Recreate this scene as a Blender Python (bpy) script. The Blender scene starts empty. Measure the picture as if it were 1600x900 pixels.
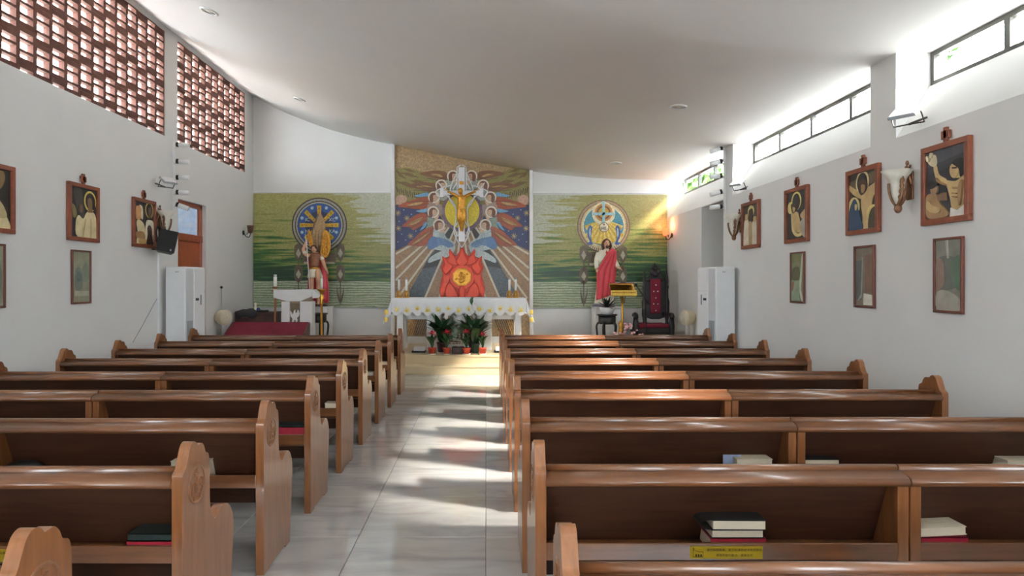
import bpy, bmesh, math, random
from mathutils import Vector, Matrix
random.seed(7)
S = bpy.context.scene
COL = S.collection
PI = math.pi
F = 1060.0
VX, VY = 759.0, 441.0
EYE = 1.6

# ------------------------------------------------------------------ camera, sky, sun, exposure
cam = bpy.data.objects.new('camera', bpy.data.cameras.new('camera'))
COL.objects.link(cam)
cam.location = (0, 0, EYE)
cam.rotation_euler = (PI / 2, 0, 0)
cam.data.sensor_width = 36.0
cam.data.lens = F * 36 / 1600
cam.data.shift_x = 41 / 1600
cam.data.shift_y = -9 / 1600
cam.data.clip_start = 0.05
S.camera = cam

world = bpy.data.worlds.new('sky')
S.world = world
world.use_nodes = True
bg = world.node_tree.nodes['Background']
bg.inputs['Color'].default_value = (0.86, 0.94, 1.0, 1)
bg.inputs['Strength'].default_value = 21.5

sun = bpy.data.objects.new('sun', bpy.data.lights.new('sun', 'SUN'))
COL.objects.link(sun)
sun.data.energy = 110.0
sun.data.angle = math.radians(12)
sun.data.color = (1.0, 0.93, 0.82)
sun.rotation_euler = Vector((-0.90, 0.43, -0.80)).to_track_quat('-Z', 'Y').to_euler()
sun.location = (12, -4, 12)

def portal(name, loc, rot, sx, sy):
    l = bpy.data.lights.new(name, 'AREA')
    l.shape = 'RECTANGLE'; l.size = sx; l.size_y = sy
    l.cycles.is_portal = True
    o = bpy.data.objects.new(name, l); COL.objects.link(o)
    o.location = loc; o.rotation_euler = rot
for yc, ln in ((4.57, 3.86), (8.86, 3.86), (12.91, 3.38)):
    portal('window_portal', (4.36, yc, 3.64), (0, PI / 2, 0), 0.36, ln)
for yc, ln in ((8.65, 3.9), (12.55, 3.15)):
    portal('screen_portal', (-5.16, yc, 4.7), (0, -PI / 2, 0), 1.66, ln)
for xc in (-2.6, 2.2):
    portal('rear_portal', (xc, -3.32, 1.8), (PI / 2, 0, 0), 2.2, 1.8)

S.view_settings.view_transform = 'Standard'
S.view_settings.look = 'None'
S.view_settings.exposure = 0.0
S.view_settings.gamma = 1.0
S.cycles.use_denoising = True
S.cycles.diffuse_bounces = 6
S.cycles.max_bounces = 12
S.cycles.sample_clamp_indirect = 8.0
S.cycles.caustics_reflective = False
S.cycles.caustics_refractive = False

# ------------------------------------------------------------------ helpers
def px(x, y, D):                       # the point at depth D that the photograph shows at (x, y)
    return Vector(((x - VX) * D / F, D, EYE - (y - VY) * D / F))

class MB:
    def __init__(s): s.v = []; s.f = []; s.sm = []
    def add(s, vs, fs, smooth=False):
        n = len(s.v); s.v += [Vector(a) for a in vs]
        for f in fs: s.f.append([i + n for i in f]); s.sm.append(smooth)
        return s
    def box(s, x0, x1, y0, y1, z0, z1):
        return s.add([(x0,y0,z0),(x1,y0,z0),(x1,y1,z0),(x0,y1,z0),(x0,y0,z1),(x1,y0,z1),(x1,y1,z1),(x0,y1,z1)],
              [(0,3,2,1),(4,5,6,7),(0,1,5,4),(1,2,6,5),(2,3,7,6),(3,0,4,7)])
    def tube(s, pts, r, n=8, caps=True):
        pts = [Vector(p) for p in pts]; m = len(pts)
        rs = r if isinstance(r, (list, tuple)) else [r] * m
        vs = []; up = None
        for i, p in enumerate(pts):
            d = (pts[min(i+1,m-1)] - pts[max(i-1,0)])
            d = d.normalized() if d.length > 1e-9 else Vector((0,0,1))
            if up is None:
                up = Vector((0,0,1)) if abs(d.z) < .9 else Vector((1,0,0))
            a = d.cross(up); a = a.normalized() if a.length > 1e-6 else d.orthogonal().normalized()
            b = a.cross(d).normalized(); up = b
            for k in range(n):
                t = 2*PI*k/n
                vs.append(p + (a*math.cos(t) + b*math.sin(t)) * rs[i])
        fs = [(i*n+k, i*n+(k+1)%n, (i+1)*n+(k+1)%n, (i+1)*n+k) for i in range(m-1) for k in range(n)]
        s.add(vs, fs, True)
        if caps:
            s.add(vs[:n], [tuple(range(n))[::-1]]); s.add(vs[-n:], [tuple(range(n))])
        return s
    def lathe(s, prof, c=(0,0,0), n=16, axis='z', sx=1, sy=1):
        vs = []
        for (r, h) in prof:
            for k in range(n):
                t = 2*PI*k/n; a, b = r*math.cos(t)*sx, r*math.sin(t)*sy
                v = {'z': (a,b,h), 'y': (a,h,b), 'x': (h,a,b)}[axis]
                vs.append((v[0]+c[0], v[1]+c[1], v[2]+c[2]))
        m = len(prof)
        fs = [(i*n+k, i*n+(k+1)%n, (i+1)*n+(k+1)%n, (i+1)*n+k) for i in range(m-1) for k in range(n)]
        s.add(vs, fs, True)
        if prof[0][0] > 1e-5: s.add(vs[:n], [tuple(range(n))[::-1]])
        if prof[-1][0] > 1e-5: s.add(vs[-n:], [tuple(range(n))])
        return s
    def prism(s, poly, a, b, plane='xz', smooth=False):      # outline in a plane, thickness from a to b along the third axis
        def P(u, v, w): return {'xz': (u,w,v), 'yz': (w,u,v), 'xy': (u,v,w)}[plane]
        n = len(poly)
        vs = [P(u,v,a) for u,v in poly] + [P(u,v,b) for u,v in poly]
        s.add(vs, [tuple(range(n)), tuple(range(2*n-1, n-1, -1))])
        s.add(vs, [(i, (i+1)%n, n+(i+1)%n, n+i) for i in range(n)], smooth)
        return s
    def grid(s, P, closed=False, smooth=True):               # rows of points
        n = len(P[0]); vs = [p for r in P for p in r]
        fs = []
        for i in range(len(P)-1):
            for k in range(n if closed else n-1):
                fs.append((i*n+k, i*n+(k+1)%n, (i+1)*n+(k+1)%n, (i+1)*n+k))
        return s.add(vs, fs, smooth)
    def ball(s, c, r, n=10, sc=(1,1,1)):
        prof = [(max(1e-6, math.sin(PI*i/n)), -math.cos(PI*i/n)) for i in range(n+1)]
        vs = []; m = 12
        for (a, h) in prof:
            for k in range(m):
                t = 2*PI*k/m
                vs.append((c[0]+r*sc[0]*a*math.cos(t), c[1]+r*sc[1]*a*math.sin(t), c[2]+r*sc[2]*h))
        return s.add(vs, [(i*m+k, i*m+(k+1)%m, (i+1)*m+(k+1)%m, (i+1)*m+k) for i in range(n) for k in range(m)], True)
    def xf(s, M):
        s.v = [M @ v for v in s.v]; return s
    def mesh(s, name, m, org=Vector((0,0,0)), bev=0, seg=2, weld=True):
        me = bpy.data.meshes.new(name)
        me.from_pydata([v - org for v in s.v], [], s.f)
        for p, q in zip(me.polygons, s.sm): p.use_smooth = q
        bm = bmesh.new(); bm.from_mesh(me)
        if weld: bmesh.ops.remove_doubles(bm, verts=bm.verts, dist=1e-5)
        bmesh.ops.recalc_face_normals(bm, faces=bm.faces)
        if bev:
            ed = [e for e in bm.edges if len(e.link_faces) == 2 and e.calc_face_angle(0) > 0.6]
            bmesh.ops.bevel(bm, geom=ed, offset=bev, segments=seg, affect='EDGES', profile=0.5, clamp_overlap=True)
        bm.to_mesh(me); bm.free()
        if m: me.materials.append(m)
        return me
    def build(s, name, m, parent=None, bev=0, seg=2, local=False, weld=True):
        org = Vector((0,0,0))
        if parent and not local: org = worg(parent)
        o = bpy.data.objects.new(name, s.mesh(name, m, org, bev, seg, weld)); COL.objects.link(o)
        if parent: o.parent = parent
        return o
def worg(o):
    p = Vector((0,0,0))
    while o: p = p + o.location; o = o.parent
    return p
def tag(o, label=None, cat=None, group=None, kind=None):
    if label: o['label'] = label
    if cat: o['category'] = cat
    if group: o['group'] = group
    if kind: o['kind'] = kind
    return o
def empty(name, loc, label=None, cat=None, group=None, rz=0):
    o = bpy.data.objects.new(name, None); COL.objects.link(o)
    o.location = loc; o.rotation_euler = (0,0,rz); o.empty_display_size = .1
    return tag(o, label, cat, group)
def share(name, me, parent, loc=(0,0,0), rot=(0,0,0), sc=(1,1,1)):
    o = bpy.data.objects.new(name, me); COL.objects.link(o)
    o.parent = parent; o.location = loc; o.rotation_euler = rot; o.scale = sc
    return o
def copy_tree(o, parent=None):
    c = o.copy(); COL.objects.link(c); c.parent = parent
    for ch in [x for x in o.children]: copy_tree(ch, c)
    return c
def set_origin(o, p):                 # a single mesh thing: origin at its base
    p = Vector(p); o.data.transform(Matrix.Translation(-p)); o.location = p; return o
def smooth_poly(pts, sub=5):           # closed Catmull-Rom
    n = len(pts); out = []
    for i in range(n):
        p0, p1, p2, p3 = [Vector(pts[(i+k-1) % n]) for k in range(4)]
        for j in range(sub):
            t = j/sub
            out.append(tuple(.5*((2*p1)+(p2-p0)*t+(2*p0-5*p1+4*p2-p3)*t*t+(3*p1-p0-3*p2+p3)*t**3)))
    return out
def spline(pts, sub=6):
    n = len(pts); out = []
    P = [Vector(p) for p in pts]
    for i in range(n-1):
        p0, p1, p2, p3 = P[max(i-1,0)], P[i], P[i+1], P[min(i+2,n-1)]
        for j in range(sub):
            t = j/sub
            out.append(.5*((2*p1)+(p2-p0)*t+(2*p0-5*p1+4*p2-p3)*t*t+(3*p1-p0-3*p2+p3)*t**3))
    out.append(P[-1]); return out
def circle(cx, cy, r, n=28, ry=None):
    ry = ry or r
    return [(cx+r*math.cos(2*PI*k/n), cy+ry*math.sin(2*PI*k/n)) for k in range(n)]
def fuse(mb, name, m, parent, voxel, smooth=4):              # overlapping volumes grown into one continuous skin
    o = mb.build(name, m, parent)
    r = o.modifiers.new('r', 'REMESH'); r.mode = 'VOXEL'; r.voxel_size = voxel; r.use_smooth_shade = True
    k = o.modifiers.new('s', 'SMOOTH'); k.iterations = smooth; k.factor = .5
    dg = bpy.context.evaluated_depsgraph_get()
    me = bpy.data.meshes.new_from_object(o.evaluated_get(dg))
    o.modifiers.clear(); o.data = me; me.name = name
    return o
def lettering(txt, size, depth, m, name, parent, loc, rot=(PI/2,0,0), align='CENTER', sx=1):
    c = bpy.data.curves.new(name, 'FONT'); c.body = txt; c.size = size; c.extrude = depth
    c.align_x = align; c.align_y = 'CENTER'; c.resolution_u = 3
    t = bpy.data.objects.new(name, c); COL.objects.link(t)
    dg = bpy.context.evaluated_depsgraph_get()
    me = bpy.data.meshes.new_from_object(t.evaluated_get(dg))
    bpy.data.objects.remove(t)
    me.materials.clear(); me.materials.append(m)
    return share(name, me, parent, loc, rot, (sx,1,1))

# ------------------------------------------------------------------ materials
def lin(r, g, b):
    f = lambda c: c/12.92 if c <= .04045 else ((c+.055)/1.055)**2.4
    return (f(r/255), f(g/255), f(b/255), 1)
def mat(name, col, rough=.5, metal=0, var=.12, scale=6, bump=0, stretch=(1,1,1), coat=0, col2=None, detail=4, bscale=None):
    m = bpy.data.materials.new(name); m.use_nodes = True
    nt = m.node_tree; N = nt.nodes; L = nt.links
    b = N['Principled BSDF']
    b.inputs['Roughness'].default_value = rough; b.inputs['Metallic'].default_value = metal
    b.inputs['Coat Weight'].default_value = coat; b.inputs['Coat Roughness'].default_value = .12
    tc = N.new('ShaderNodeTexCoord'); mp = N.new('ShaderNodeMapping'); mp.inputs['Scale'].default_value = stretch
    L.new(tc.outputs['Object'], mp.inputs['Vector'])
    nz = N.new('ShaderNodeTexNoise'); nz.inputs['Scale'].default_value = scale; nz.inputs['Detail'].default_value = detail
    L.new(mp.outputs['Vector'], nz.inputs['Vector'])
    r = N.new('ShaderNodeValToRGB')
    c2 = col2 or tuple(min(1, c*(1+var)) for c in col[:3]) + (1,)
    c1 = col if col2 else tuple(c*(1-var) for c in col[:3]) + (1,)
    r.color_ramp.elements[0].color = c1; r.color_ramp.elements[1].color = c2
    r.color_ramp.elements[0].position = .3; r.color_ramp.elements[1].position = .7
    L.new(nz.outputs['Fac'], r.inputs['Fac']); L.new(r.outputs['Color'], b.inputs['Base Color'])
    if bump:
        bp = N.new('ShaderNodeBump'); bp.inputs['Strength'].default_value = bump; bp.inputs['Distance'].default_value = .01
        if bscale:
            n2 = N.new('ShaderNodeTexNoise'); n2.inputs['Scale'].default_value = bscale
            L.new(mp.outputs['Vector'], n2.inputs['Vector']); L.new(n2.outputs['Fac'], bp.inputs['Height'])
        else: L.new(nz.outputs['Fac'], bp.inputs['Height'])
        L.new(bp.outputs['Normal'], b.inputs['Normal'])
    return m
def low_spec(m, v): m.node_tree.nodes['Principled BSDF'].inputs['Specular IOR Level'].default_value = v
def mosaic(name, col, var=.25, cell=55, rough=.35, metal=0, col2=None):     # small tesserae
    m = bpy.data.materials.new(name); m.use_nodes = True
    nt = m.node_tree; N = nt.nodes; L = nt.links; b = N['Principled BSDF']
    b.inputs['Roughness'].default_value = rough; b.inputs['Metallic'].default_value = metal
    tc = N.new('ShaderNodeTexCoord')
    v = N.new('ShaderNodeTexVoronoi'); v.inputs['Scale'].default_value = cell
    L.new(tc.outputs['Object'], v.inputs['Vector'])
    mx = N.new('ShaderNodeMix'); mx.data_type = 'RGBA'
    c1 = tuple(c*(1-var) for c in col[:3])+(1,); c2 = col2 or tuple(min(1,c*(1+var)) for c in col[:3])+(1,)
    mx.inputs['A'].default_value = c1; mx.inputs['B'].default_value = c2
    sp = N.new('ShaderNodeSeparateColor'); L.new(v.outputs['Color'], sp.inputs['Color'])
    L.new(sp.outputs['Red'], mx.inputs['Factor']); L.new(mx.outputs['Result'], b.inputs['Base Color'])
    bp = N.new('ShaderNodeBump'); bp.inputs['Strength'].default_value = .25; bp.inputs['Distance'].default_value = .004
    L.new(v.outputs['Distance'], bp.inputs['Height']); L.new(bp.outputs['Normal'], b.inputs['Normal'])
    return m
def emit(name, col, st):
    m = bpy.data.materials.new(name); m.use_nodes = True
    b = m.node_tree.nodes['Principled BSDF']
    b.inputs['Base Color'].default_value = col; b.inputs['Emission Color'].default_value = col; b.inputs['Emission Strength'].default_value = st
    return m
def glass(name, tint=(1,1,1,1), refl=.08, rough=.02, veil=0.0):
    m = bpy.data.materials.new(name); m.use_nodes = True
    nt = m.node_tree; N = nt.nodes; L = nt.links
    N.remove(N['Principled BSDF'])
    t = N.new('ShaderNodeBsdfTransparent'); t.inputs['Color'].default_value = tint
    g = N.new('ShaderNodeBsdfGlossy'); g.inputs['Roughness'].default_value = rough
    fr = N.new('ShaderNodeLayerWeight'); fr.inputs['Blend'].default_value = refl
    mx = N.new('ShaderNodeMixShader')
    ge = N.new('ShaderNodeNewGeometry'); iv = N.new('ShaderNodeMath'); iv.operation = 'SUBTRACT'; iv.inputs[0].default_value = 1
    L.new(ge.outputs['Backfacing'], iv.inputs[1]); ml = N.new('ShaderNodeMath'); ml.operation = 'MULTIPLY'
    L.new(fr.outputs['Fresnel'], ml.inputs[0]); L.new(iv.outputs[0], ml.inputs[1])
    L.new(ml.outputs[0], mx.inputs['Fac']); L.new(t.outputs['BSDF'], mx.inputs[1]); L.new(g.outputs['BSDF'], mx.inputs[2])
    L.new(mx.outputs['Shader'], N['Material Output'].inputs['Surface'])
    return m

M = {}
M['plaster'] = mat('wall_plaster', (.72,.72,.71,1), .75, var=.02, scale=1.5, bump=.06, bscale=60)
M['ceiling'] = mat('ceiling_paint', (.92,.92,.91,1), .8, var=.015, scale=.8)
WOODA, WOODB = (.150,.053,.016,1), (.235,.092,.032,1)
M['wood_x'] = mat('pew_wood_lengthwise_shaded', (.098,.034,.011,1), .32, scale=3, stretch=(1.2,14,14), coat=.5, col2=(.165,.062,.021,1), detail=6)  # same wood as the end panels, its colour darkened for the dimmer light on rails
M['wood_z'] = mat('pew_wood_upright', WOODA, .32, scale=3, stretch=(14,10,1.3), coat=.5, col2=WOODB, detail=6)
M['wood_shaded'] = mat('pew_wood_shaded', (.040,.016,.009,1), .42, scale=3, stretch=(1.2,14,14), col2=(.062,.025,.013,1), detail=6)  # same pew wood again, shade of the unlit backs put into its colour
low_spec(M['wood_shaded'], .25)
M['frame_wood'] = mat('frame_wood', lin(120,62,40), .4, var=.2, scale=6, stretch=(4,4,2))
M['frame_wood2'] = mat('thin_frame_wood', lin(98,52,40), .45, var=.2, scale=6)
M['door_wood'] = mat('door_wood', lin(150,72,38), .4, scale=4, stretch=(10,10,1), var=.2, coat=.3)
M['dark_wood'] = mat('dark_wood', lin(70,42,36), .4, var=.25, scale=6)
M['black_wood'] = mat('black_lacquer_wood', (.012,.010,.011,1), .4, var=.2, scale=8)
M['brick'] = mat('terracotta', lin(88,54,44), .85, var=.16, scale=9, bump=.3, bscale=80)
M['white_marble'] = mat('white_marble', (.72,.72,.72,1), .25, scale=2.2, stretch=(1,1,1.6), col2=(.84,.84,.83,1), detail=9)
M['dado'] = mat('dado_marble', (.60,.61,.63,1), .22, scale=1.3, col2=(.74,.74,.75,1), detail=9)
M['beige_stone'] = mat('beige_stone', lin(214,196,160), .28, var=.06, scale=3)
M['metal_dark'] = mat('dark_window_metal', lin(70,70,66), .45, metal=.4, var=.05)
M['white_plastic'] = mat('white_plastic', (.78,.79,.80,1), .35, var=.02)
M['grey_plastic'] = mat('grey_plastic', lin(150,155,160), .4, var=.03)
M['ac_strip'] = mat('pale_grey_plastic', (.60,.62,.64,1), .35, var=.02)
M['cream_plastic'] = mat('cream_plastic', lin(225,212,182), .4, var=.04)
M['black_plastic'] = mat('black_plastic', (.010,.010,.011,1), .5, var=.1)
M['brass'] = mat('brass', lin(200,150,60), .28, metal=.9, var=.12, scale=12)
M['gold'] = mat('gold_leaf', lin(196,140,52), .34, metal=.6, var=.3, scale=24, bump=.4)
M['silver'] = mat('silver_paint', lin(226,226,228), .35, metal=.1, var=.05)
M['bronze'] = mat('antique_bronze', lin(120,84,60), .5, metal=.4, var=.3, scale=25)
M['frost'] = mat('frosted_glass_shade', lin(212,208,196), .3, var=.05)
M['red_cloth'] = mat('dark_red_velvet', lin(112,20,42), .9, var=.18, scale=10)
M['white_cloth'] = mat('white_linen', (.80,.81,.83,1), .8, var=.03, scale=8)
M['yellow_thread'] = mat('yellow_thread', lin(228,196,92), .7, var=.15, scale=30)
M['cream_thread'] = mat('cream_thread', lin(236,226,176), .7, var=.08, scale=30)
M['leaf'] = mat('dark_leaf', (.012,.042,.016,1), .38, var=.35, scale=14, col2=(.03,.085,.03,1))
M['leaf2'] = mat('mid_leaf', (.03,.09,.03,1), .4, scale=14, col2=(.07,.16,.06,1))
M['pot_red'] = mat('red_clay_pot', lin(196,74,52), .5, var=.1)
M['pot_green'] = mat('green_plastic_pot', lin(40,68,58), .5, var=.1)
M['pot_purple'] = mat('purple_pot', lin(84,52,58), .5, var=.1)
M['saucer'] = mat('cream_saucer', lin(232,222,205), .5, var=.04)
M['soil'] = mat('soil', (.02,.014,.01,1), .95, var=.4, scale=40)
M['flower_red'] = mat('pink_red_bract', lin(222,58,78), .45, var=.2, scale=20)
M['flower_white'] = mat('white_blossom', lin(232,226,220), .6, var=.06)
M['flower_pink'] = mat('pink_blossom', lin(226,170,176), .6, var=.12, scale=25)
M['flame'] = mat('red_lacquer', lin(224,66,24), .4, var=.12, scale=10, bump=.1)
M['flame_deep'] = mat('deep_red_lacquer', lin(200,48,20), .45, var=.12, scale=10)
M['paper'] = mat('page_paper', lin(214,202,180), .8, var=.06, scale=30, stretch=(1,1,25))
M['paper_blue'] = mat('blue_card', lin(150,165,200), .7, var=.04)
M['cover_black'] = mat('black_leatherette', (.012,.013,.013,1), .55, var=.2, scale=30)
M['cover_green'] = mat('dark_green_leatherette', (.012,.024,.022,1), .5, var=.2, scale=30)
M['cover_red'] = mat('red_bookcloth', lin(142,26,48), .5, var=.12, scale=30)
M['gilt'] = mat('gilt_letters', lin(210,180,150), .5)
M['sticker'] = mat('yellow_vinyl', lin(176,150,22), .5, var=.04)
M['ink'] = mat('black_ink', (.015,.013,.008,1), .6)
M['candle'] = mat('candle_wax', (.83,.82,.78,1), .45, var=.02)
M['skin'] = mat('painted_flesh', lin(205,160,130), .5, var=.06)
M['hair'] = mat('painted_brown_hair', lin(74,46,34), .55, var=.2, scale=30)
M['robe_white'] = mat('painted_cream_robe', lin(226,220,200), .55, var=.05)
M['robe_red'] = mat('painted_red_mantle', lin(196,60,72), .5, var=.1)
M['robe_green'] = mat('painted_green_lining', lin(130,150,112), .55, var=.08)
M['armour'] = mat('painted_brown_armour', lin(128,82,56), .45, metal=.2, var=.2, scale=20)
M['glass'] = glass('window_glass')
M['door_glass'] = glass('transom_glass', (.75,.8,.85,1), .25)
M['fair_face'] = mat('fair_wall', (.55,.5,.46,1), .9, var=.1, scale=2)
M['asphalt'] = mat('yard_paving', (.72,.72,.70,1), .9, var=.08)

# floor tile marble, with a different look for each tile
def tile_mat():
    m = bpy.data.materials.new('floor_marble'); m.use_nodes = True
    nt = m.node_tree; N = nt.nodes; L = nt.links; b = N['Principled BSDF']
    b.inputs['Roughness'].default_value = .055
    b.inputs['Specular IOR Level'].default_value = 1.0
    oi = N.new('ShaderNodeObjectInfo'); tc = N.new('ShaderNodeTexCoord')
    cm = N.new('ShaderNodeCombineXYZ'); mu = N.new('ShaderNodeMath'); mu.operation = 'MULTIPLY'; mu.inputs[1].default_value = 37.0
    L.new(oi.outputs['Random'], mu.inputs[0]); L.new(mu.outputs[0], cm.inputs['Z'])
    ad = N.new('ShaderNodeVectorMath'); L.new(tc.outputs['Object'], ad.inputs[0]); L.new(cm.outputs[0], ad.inputs[1])
    mp = N.new('ShaderNodeMapping'); mp.inputs['Rotation'].default_value = (0,0,.6); mp.inputs['Scale'].default_value = (1.0,3.2,1)
    L.new(ad.outputs[0], mp.inputs['Vector'])
    nz = N.new('ShaderNodeTexNoise'); nz.inputs['Scale'].default_value = 1.7; nz.inputs['Detail'].default_value = 8; nz.inputs['Distortion'].default_value = .8
    L.new(mp.outputs['Vector'], nz.inputs['Vector'])
    r = N.new('ShaderNodeValToRGB'); e = r.color_ramp.elements
    e[0].position = .32; e[0].color = (.39,.385,.38,1); e[1].position = .58; e[1].color = (.53,.525,.51,1)
    x = e.new(.47); x.color = (.48,.475,.465,1)
    L.new(nz.outputs['Fac'], r.inputs['Fac']); L.new(r.outputs['Color'], b.inputs['Base Color'])
    return m
M['tile'] = tile_mat()

# ------------------------------------------------------------------ setting
XL, XR, YB, YR = -5.0, 3.93, 14.6, -3.2
XW = 4.27
prof = [(-5.25,5.70),(-5.0,5.60),(-4.3,5.25),(-3.46,4.92),(-2.7,4.71),(-1.98,4.55),(-1.2,4.38),(-.54,4.25),(.2,4.11),(.92,4.00),(1.7,3.90),(2.6,3.83),(3.4,3.805),(3.93,3.80),(4.34,3.80)]
ps = [(p.x, p.y) for p in spline([(a,b,0) for a,b in prof], 3)]
def zc(x):
    for (a,b),(c,d) in zip(ps, ps[1:]):
        if a <= x <= c: return b+(d-b)*(x-a)/(c-a)
    return ps[-1][1]
c = MB()
top = [(x, z+.18) for x,z in ps]
c.grid([[(x,YR-.3,z) for x,z in ps],[(x,YB+.35,z) for x,z in ps]])
c.grid([[(x,YR-.3,z) for x,z in top],[(x,YB+.35,z) for x,z in top]])
for y in (YR-.3, YB+.35):
    c.grid([[(x,y,z) for x,z in ps],[(x,y,z) for x,z in top]], smooth=False)
for k in (0,-1):
    c.add([(ps[k][0],YR-.3,ps[k][1]),(ps[k][0],YB+.35,ps[k][1]),(top[k][0],YB+.35,top[k][1]),(top[k][0],YR-.3,top[k][1])],[(0,1,2,3)])
tag(c.build('ceiling', M['ceiling']), 'smooth off-white curved ceiling sloping down to the right', kind='structure')

# floor slab with tiles as its pieces
fl = MB().box(-5.3,4.6,YR-.2,11.9,-.12,-.02).build('floor', mat('tile_joint_grout', (.22,.21,.2,1), .8))
tag(fl, 'polished pale grey marble floor tiles', kind='structure')
tw = .8
tm = MB().box(-.3985,.3985,-.3985,.3985,-.02,0).mesh('tile', M['tile'], bev=.0015, seg=1)
def tile_cut(w, d): return MB().box(-w/2,w/2,-d/2,d/2,-.02,0).mesh('tile', M['tile'], bev=.0015, seg=1)
for i in range(-7, 6):
    for j in range(-8, 12):
        x0, x1 = i*tw, (i+1)*tw; y0, y1 = 4.26+(j-1)*tw, 4.26+j*tw
        x0, x1 = max(x0,XL), min(x1,XR); y0, y1 = max(y0,YR), min(y1,11.74)
        if x1-x0 < .03 or y1-y0 < .03: continue
        full = x1-x0 > .79 and y1-y0 > .79
        share('tile', tm if full else tile_cut(x1-x0-.003, y1-y0-.003), fl, ((x0+x1)/2,(y0+y1)/2,0))

# altar platform: two steps of beige stone slabs
pf = MB().box(XL,XR,11.76,YB,-.02,.12).box(XL,XR,12.06,YB,.1,.27).build('altar_platform', M['beige_stone'])
tag(pf, 'two-step beige stone platform under the altar', kind='structure')
for k in range(11):
    x0 = XL + k*(XR-XL)/11; x1 = XL+(k+1)*(XR-XL)/11
    MB().box(x0+.001,x1-.001,11.74,12.1,.12,.15).build('tread_slab', M['beige_stone'], pf, bev=.004)
    MB().box(x0+.001,x1-.001,11.75,11.765,.0,.12).build('riser_slab', M['beige_stone'], pf)
    MB().box(x0+.001,x1-.001,12.04,YB,.27,.30).build('platform_slab', M['beige_stone'], pf, bev=.004)
    MB().box(x0+.001,x1-.001,12.05,12.065,.15,.27).build('riser_slab', M['beige_stone'], pf)

# left wall with two openings filled with terracotta blocks, and a doorway
ZS, ZT = 3.88, 5.52
DL0, DL1, DLH = 11.02, 12.13, 2.96
wl = MB()
T = .14
wl.box(XL-T,XL,YR,DL0,0,ZS).box(XL-T,XL,DL1,YB,0,ZS).box(XL-T,XL,DL0,DL1,DLH,ZS)
wl.box(XL-T,XL,YR,6.72,ZS,ZT).box(XL-T,XL,10.58,11.0,ZS,ZT).box(XL-T,XL,14.1,YB,ZS,ZT)
wl.box(XL-T,XL,YR,YB,ZT,5.62)
wall_left = tag(wl.build('wall_left', M['plaster']), 'tall white left wall with two terracotta lattice openings', kind='structure')
def block(w, za, zb, z0):             # hollow clay block, cut to [za, zb]
    m = MB(); t = .030; dx0, dx1 = XL-.085, XL-.012
    H = .395
    m.box(dx0,dx1,0,t,za,zb); m.box(dx0,dx1,w-t,w,za,zb)
    for a, b in ((0,.054),(.116,.147),(.248,.279),(.341,H)):
        a, b = max(z0+a,za), min(z0+b,zb)
        if b-a > .002: m.box(dx0,dx1,t,w-t,a,b)
    return m
for (y0, y1, nc) in ((6.72,10.58,14),(11.0,14.1,11)):
    w = (y1-y0)/nc; cache = {}
    for k in range(nc):
        z = ZS - (.0 if k % 2 else .30)
        while z < ZT-.01:
            za, zb = max(z,ZS+.0), min(z+.395,ZT)
            if zb-za > .03:
                key = (round(za,3), k % 2)
                if key not in cache: cache[key] = block(w-.002, za+.001, zb-.001, z).mesh('terracotta_block', M['brick'], weld=False)
                share('terracotta_block', cache[key], wall_left, (0, y0+k*w+.001, 0))
            z += .395

# right wall: sloping sills and jambs of the clerestory bays, doorway, piers
wr = MB(); RD0, RD1, RDH = 11.22, 12.36, 2.96
TW = 4.42
bays = [(2.64,6.5),(6.93,10.79),(11.22,14.6)]
wr.box(XR,TW,YR,RD0,0,2.98).box(XR,TW,RD1,YB,0,2.98).box(XR,TW,RD0,RD1,RDH,2.98)
prev = YR
for a, b in bays:
    wr.box(XR,TW,prev,a,2.98,3.82)
    wr.prism([(XR,2.98),(TW,2.98),(TW,3.475),(XW-.02,3.475)], a, b)
    prev = b
# passage behind the doorway
wr.box(TW,5.7,RD0-.12,RD0,0,3.05).box(TW,5.7,RD1,RD1+.12,0,3.05).box(5.7,5.8,RD0-.12,RD1+.12,0,3.05).box(TW,5.8,RD0-.12,RD1+.12,2.97,3.1).box(XR,5.8,RD0,RD1,.0,.1)
tag(wr.build('wall_right', M['plaster']), 'white right wall with recessed high windows', kind='structure')
k = 0
for a, b in bays:
    k += 1
    wn = empty('window_%d' % k, (XW, a, 3.48)); tag(wn, 'long low clerestory window under the ceiling', kind='structure')
    n = 4 if b-a > 3.5 else 3
    fr = MB().box(XW-.01,XW+.05,a,b,3.475,3.515).box(XW-.01,XW+.05,a,b,3.755,3.80)
    fr.build('frame', M['metal_dark'], wn)
    st = .955
    ys = [b - .0 - i*st for i in range(n+1)] if n == 4 else [b-.02, b-1.0, b-1.95, b-2.85, a+.02]
    if n == 4: ys = [b-.02, b-.955, b-1.91, b-2.87, a+.02]
    for y in ys: MB().box(XW-.01,XW+.05,y-.032,y+.032,3.515,3.755).build('mullion', M['metal_dark'], wn)
    for y1, y0 in zip(ys, ys[1:]):
        MB().box(XW+.02,XW+.026,y0+.032,y1-.032,3.515,3.755).build('pane', M['glass'], wn)

# back wall, cut to the ceiling's curve
wb = MB(); pts = [(XL-.2,0),(4.30,0)] + [(x,z+.02) for x,z in reversed(ps) if XL-.2 <= x <= 4.29]
wb.prism(pts, YB, YB+.2)
tag(wb.build('wall_back', M['plaster']), 'white wall behind the altar', kind='structure')
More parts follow.
